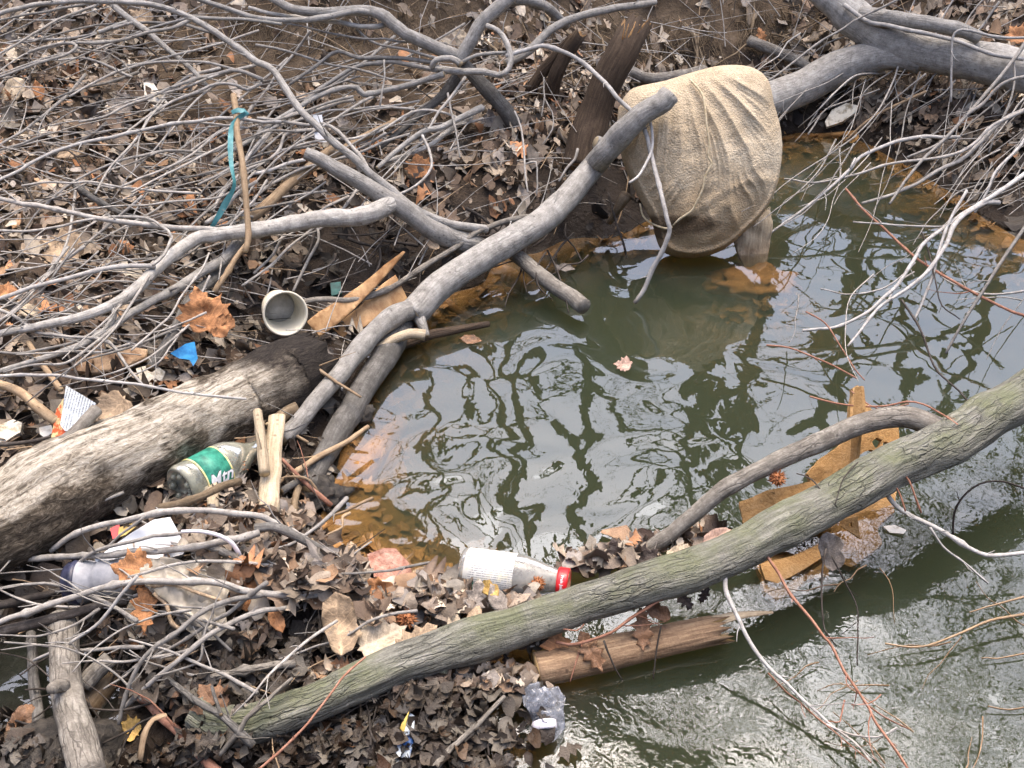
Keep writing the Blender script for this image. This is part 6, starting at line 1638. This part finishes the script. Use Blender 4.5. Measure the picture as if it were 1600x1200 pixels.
leaf(208, 892, .12, 64, 80, 'maple', 'orange', 'orange-tan leaf lying across the ridged grey plastic cup', .9, .65)
leaf(225, 950, .09, 74, 5, 'oak', 'orange', 'orange-brown leaf hanging down below the plastic bag', 1.2, .9)
leaf(528, 975, .08, 96, 8, 'curl', 'tan', 'large curled pale brown leaf standing left of the sweetgum ball', 1.6, .95, roll=.6)
leaf(432, 968, .06, 44, 30, 'oval', 'orange', 'small orange leaf over the dark hollow left of the large curled leaf', 1, .8)
leaf(592, 1000, .06, 84, -60, 'maple', 'pale', 'broad pinkish pale leaf directly below the sweetgum ball', .6, .6)
leaf(715, 985, .07, 62, 20, 'oval', 'pale', 'flat pale grey-brown leaf draped on the mossy log', .5, .7)
leaf(740, 968, .075, 48, -20, 'oval', 'tan', 'veined tan leaf on the mossy log right of the flat pale leaf', .6, .7)
leaf(648, 1000, .075, 74, -58, 'oak', 'tan', 'narrow pointed tan leaf lying toward the upper right on the mossy log', 1, .6)
leaf(742, 938, .075, 60, -15, 'oak', 'grey', 'grey leaf arched like a tent under the white bottle', 1.9, .9)
leaf(778, 938, .07, 54, 25, 'oval', 'grey', 'dark-veined grey leaf drooping right of the tent shaped leaf', 1.4, .9)
leaf(764, 922, .08, 36, 60, 'curl', 'yellow', 'small cream leaf resting against the bottle label', 1, .6)
leaf(600, 1050, .03, 70, 5, 'oval', 'dark', 'limp dark leaf folded over the mossy log front', 1.8, .95)
leaf(604, 1044, .06, 66, -12, 'oak', 'tan', 'tan leaf shreds hanging over the front of the mossy log', 1.9, .95)
leaf(872, 1018, .04, 88, 12, 'oak', 'orange', 'large orange oak leaf hanging from the reddish twig over the floating log', .5, .95)
leaf(924, 1018, .05, 66, 28, 'oak', 'brown', 'narrow brown oak leaf hanging right of the large orange oak leaf', .8, .95)
leaf(1004, 985, .06, 62, 2, 'oak', 'brown', 'brown oak leaf hanging alone under the mossy log', .6, .95)
leaf(1028, 958, .07, 42, 60, 'curl', 'brown', 'crumpled brown leaf clump under the mossy log beside the lone hanging leaf', 1.8, .9)
leaf(1070, 938, .05, 40, 40, 'oak', 'dark', 'black leaf hanging beneath the mossy log right of the floating log', 1.0, .95)
leaf(1100, 930, .06, 30, -30, 'oak', 'dark', 'thin black leaf at the right of the black leaf under the mossy log', 1.0, .95)
leaf(975, 570, .004, 30, 70, 'maple', 'pink', 'pinkish leaf floating alone in the middle of the pool', .5, .2)
leaf(735, 530, .006, 36, 75, 'oval', 'brown', 'reddish leaf floating at the tip of the waterlogged stick', .5, .2)
leaf(882, 418, .004, 34, 80, 'oval', 'grey', 'grey leaf floating beside the broken dark branch', .4, .2)
leaf(962, 868, .03, 50, 10, 'oak', 'dark', 'black crumpled leaf standing beside the foot of the side branch', 1.6, .8)
leaf(1008, 872, .03, 44, -60, 'maple', 'dark', 'second black leaf between the side branch foot and the mossy log', 1.6, .7)
leaf(1120, 838, .11, 50, -70, 'oval', 'pink', 'pinkish grey leaf lying on top of the mossy log near the foam', .5, .5)
leaf(1062, 862, .09, 44, -75, 'curl', 'pale', 'pale curled leaf tucked on the mossy log near the side branch', 1.2, .5)
leaf(675, 380, .10, 30, 50, 'oval', 'tan', 'single tan leaf on the slope below the forked limb', .9, .6)
leaf(655, 262, .05, 44, 15, 'maple', 'orange', 'orange leaf in the litter right of the long branch', .9, .6)
leaf(18, 140, .04, 50, -30, 'curl', 'pale', 'big cream leaf at the upper left edge', 1, .6)
leaf(60, 142, .04, 34, 20, 'oval', 'orange', 'small orange leaf right of the big cream leaf', 1, .6)
leaf(222, 28, .06, 38, 60, 'maple', 'tan', 'tan leaf just below the topmost branches', .8, .6)
leaf(190, 165, .04, 44, 80, 'maple', 'grey', 'grey-brown leaf left of the cream torn paper', .8, .5)
leaf(108, 240, .05, 40, -70, 'oval', 'tan', 'tan leaf under the long pale branch at the left', .6, .5)
leaf(45, 485, .05, 46, 60, 'oval', 'pale', 'buff leaf between the low branches at the left edge', .6, .5)
leaf(96, 390, .04, 70, 65, 'maple', 'tan', 'wide tan leaf on the litter left of the forked limb', .6, .5)
leaf(12, 455, .06, 34, 10, 'maple', 'orange', 'pale orange leaf at the left edge above the light branch', .6, .5)
leaf(585, 220, .04, 36, 40, 'oval', 'orange', 'orange-tan leaf beneath the fallen tree boughs', .8, .6)
leaf(685, 80, .16, 26, 70, 'maple', 'orange', 'small orange leaf caught behind the fallen tree fork', .8, .7)
leaf(720, 55, .08, 32, 30, 'oval', 'pale', 'pale leaf on the clay bank above the fallen tree fork', .8, .7)
leaf(1590, 55, .1, 36, 30, 'maple', 'orange', 'orange leaf on the right bank at the top right edge', .8, .6)
leaf(1190, 56, .06, 26, 20, 'oak', 'orange', 'small glowing orange leaf among the roots above the sack', .8, .8)
leaf(200, 1142, .01, 44, 70, 'maple', 'yellow', 'ochre leaf lying in the black water at the lower left', .5, .3)
leaf(308, 1140, .02, 34, 30, 'oval', 'yellow', 'ochre leaf beside the end of the mossy log', .7, .5)
leaf(30, 1130, .03, 66, -20, 'curl', 'brown', 'broad brown leaf curled against the dark pole at the lower left', 1.6, .7)
leaf(330, 1095, .07, 62, 40, 'maple', 'brown', 'brown leaf draped over the buried left end of the mossy log', 1.3, .6)
leaf(372, 1122, .07, 50, -20, 'curl', 'grey', 'grey leaf curled on the mossy log beside its left end', 1.5, .7)
leaf(552, 868, .03, 46, 10, 'oval', 'tan', 'tan upright leaf just left of the pink brick', 1.3, .9)
leaf(592, 925, .04, 58, 70, 'curl', 'orange', 'crumpled salmon leaf under the pink brick', 1.6, .8)
leaf(736, 1108, .0, 52, 20, 'oak', 'tan', 'tan ragged leaf dangling in the dark below the mossy log', 1.4, .9)
leaf(705, 1075, .01, 44, 50, 'oval', 'brown', 'brown leaf tucked under the mossy log', 1.4, .9)
leaf(1296, 862, .08, 62, 5, 'curl', 'grey', 'grey mud-caked leaf hanging on the front of the mossy log by the foam', 1.6, .95)
leaf(400, 905, .06, 50, 70, 'maple', 'orange', 'orange leaf at the right of the clear plastic bag', 1, .6)
leaf(375, 940, .05, 44, 60, 'curl', 'orange', 'second orange leaf below the bag, touching the twig pair', 1, .6)
leaf(660, 905, .03, 44, 50, 'curl', 'tan', 'tan twisted leaf right of the pink brick', 1.4, .7)
leaf(690, 940, .055, 56, -50, 'maple', 'grey', 'grey crumpled leaf between the sweetgum ball and the juice bottle', 1.4, .6)
leaf(625, 940, .04, 60, 10, 'maple', 'tan', 'dusty tan leaf above the sweetgum ball', 1.0, .6)
leaf(560, 940, .045, 50, -30, 'maple', 'tan', 'buff leaf between the large curled leaf and the pink brick', 1.0, .6)
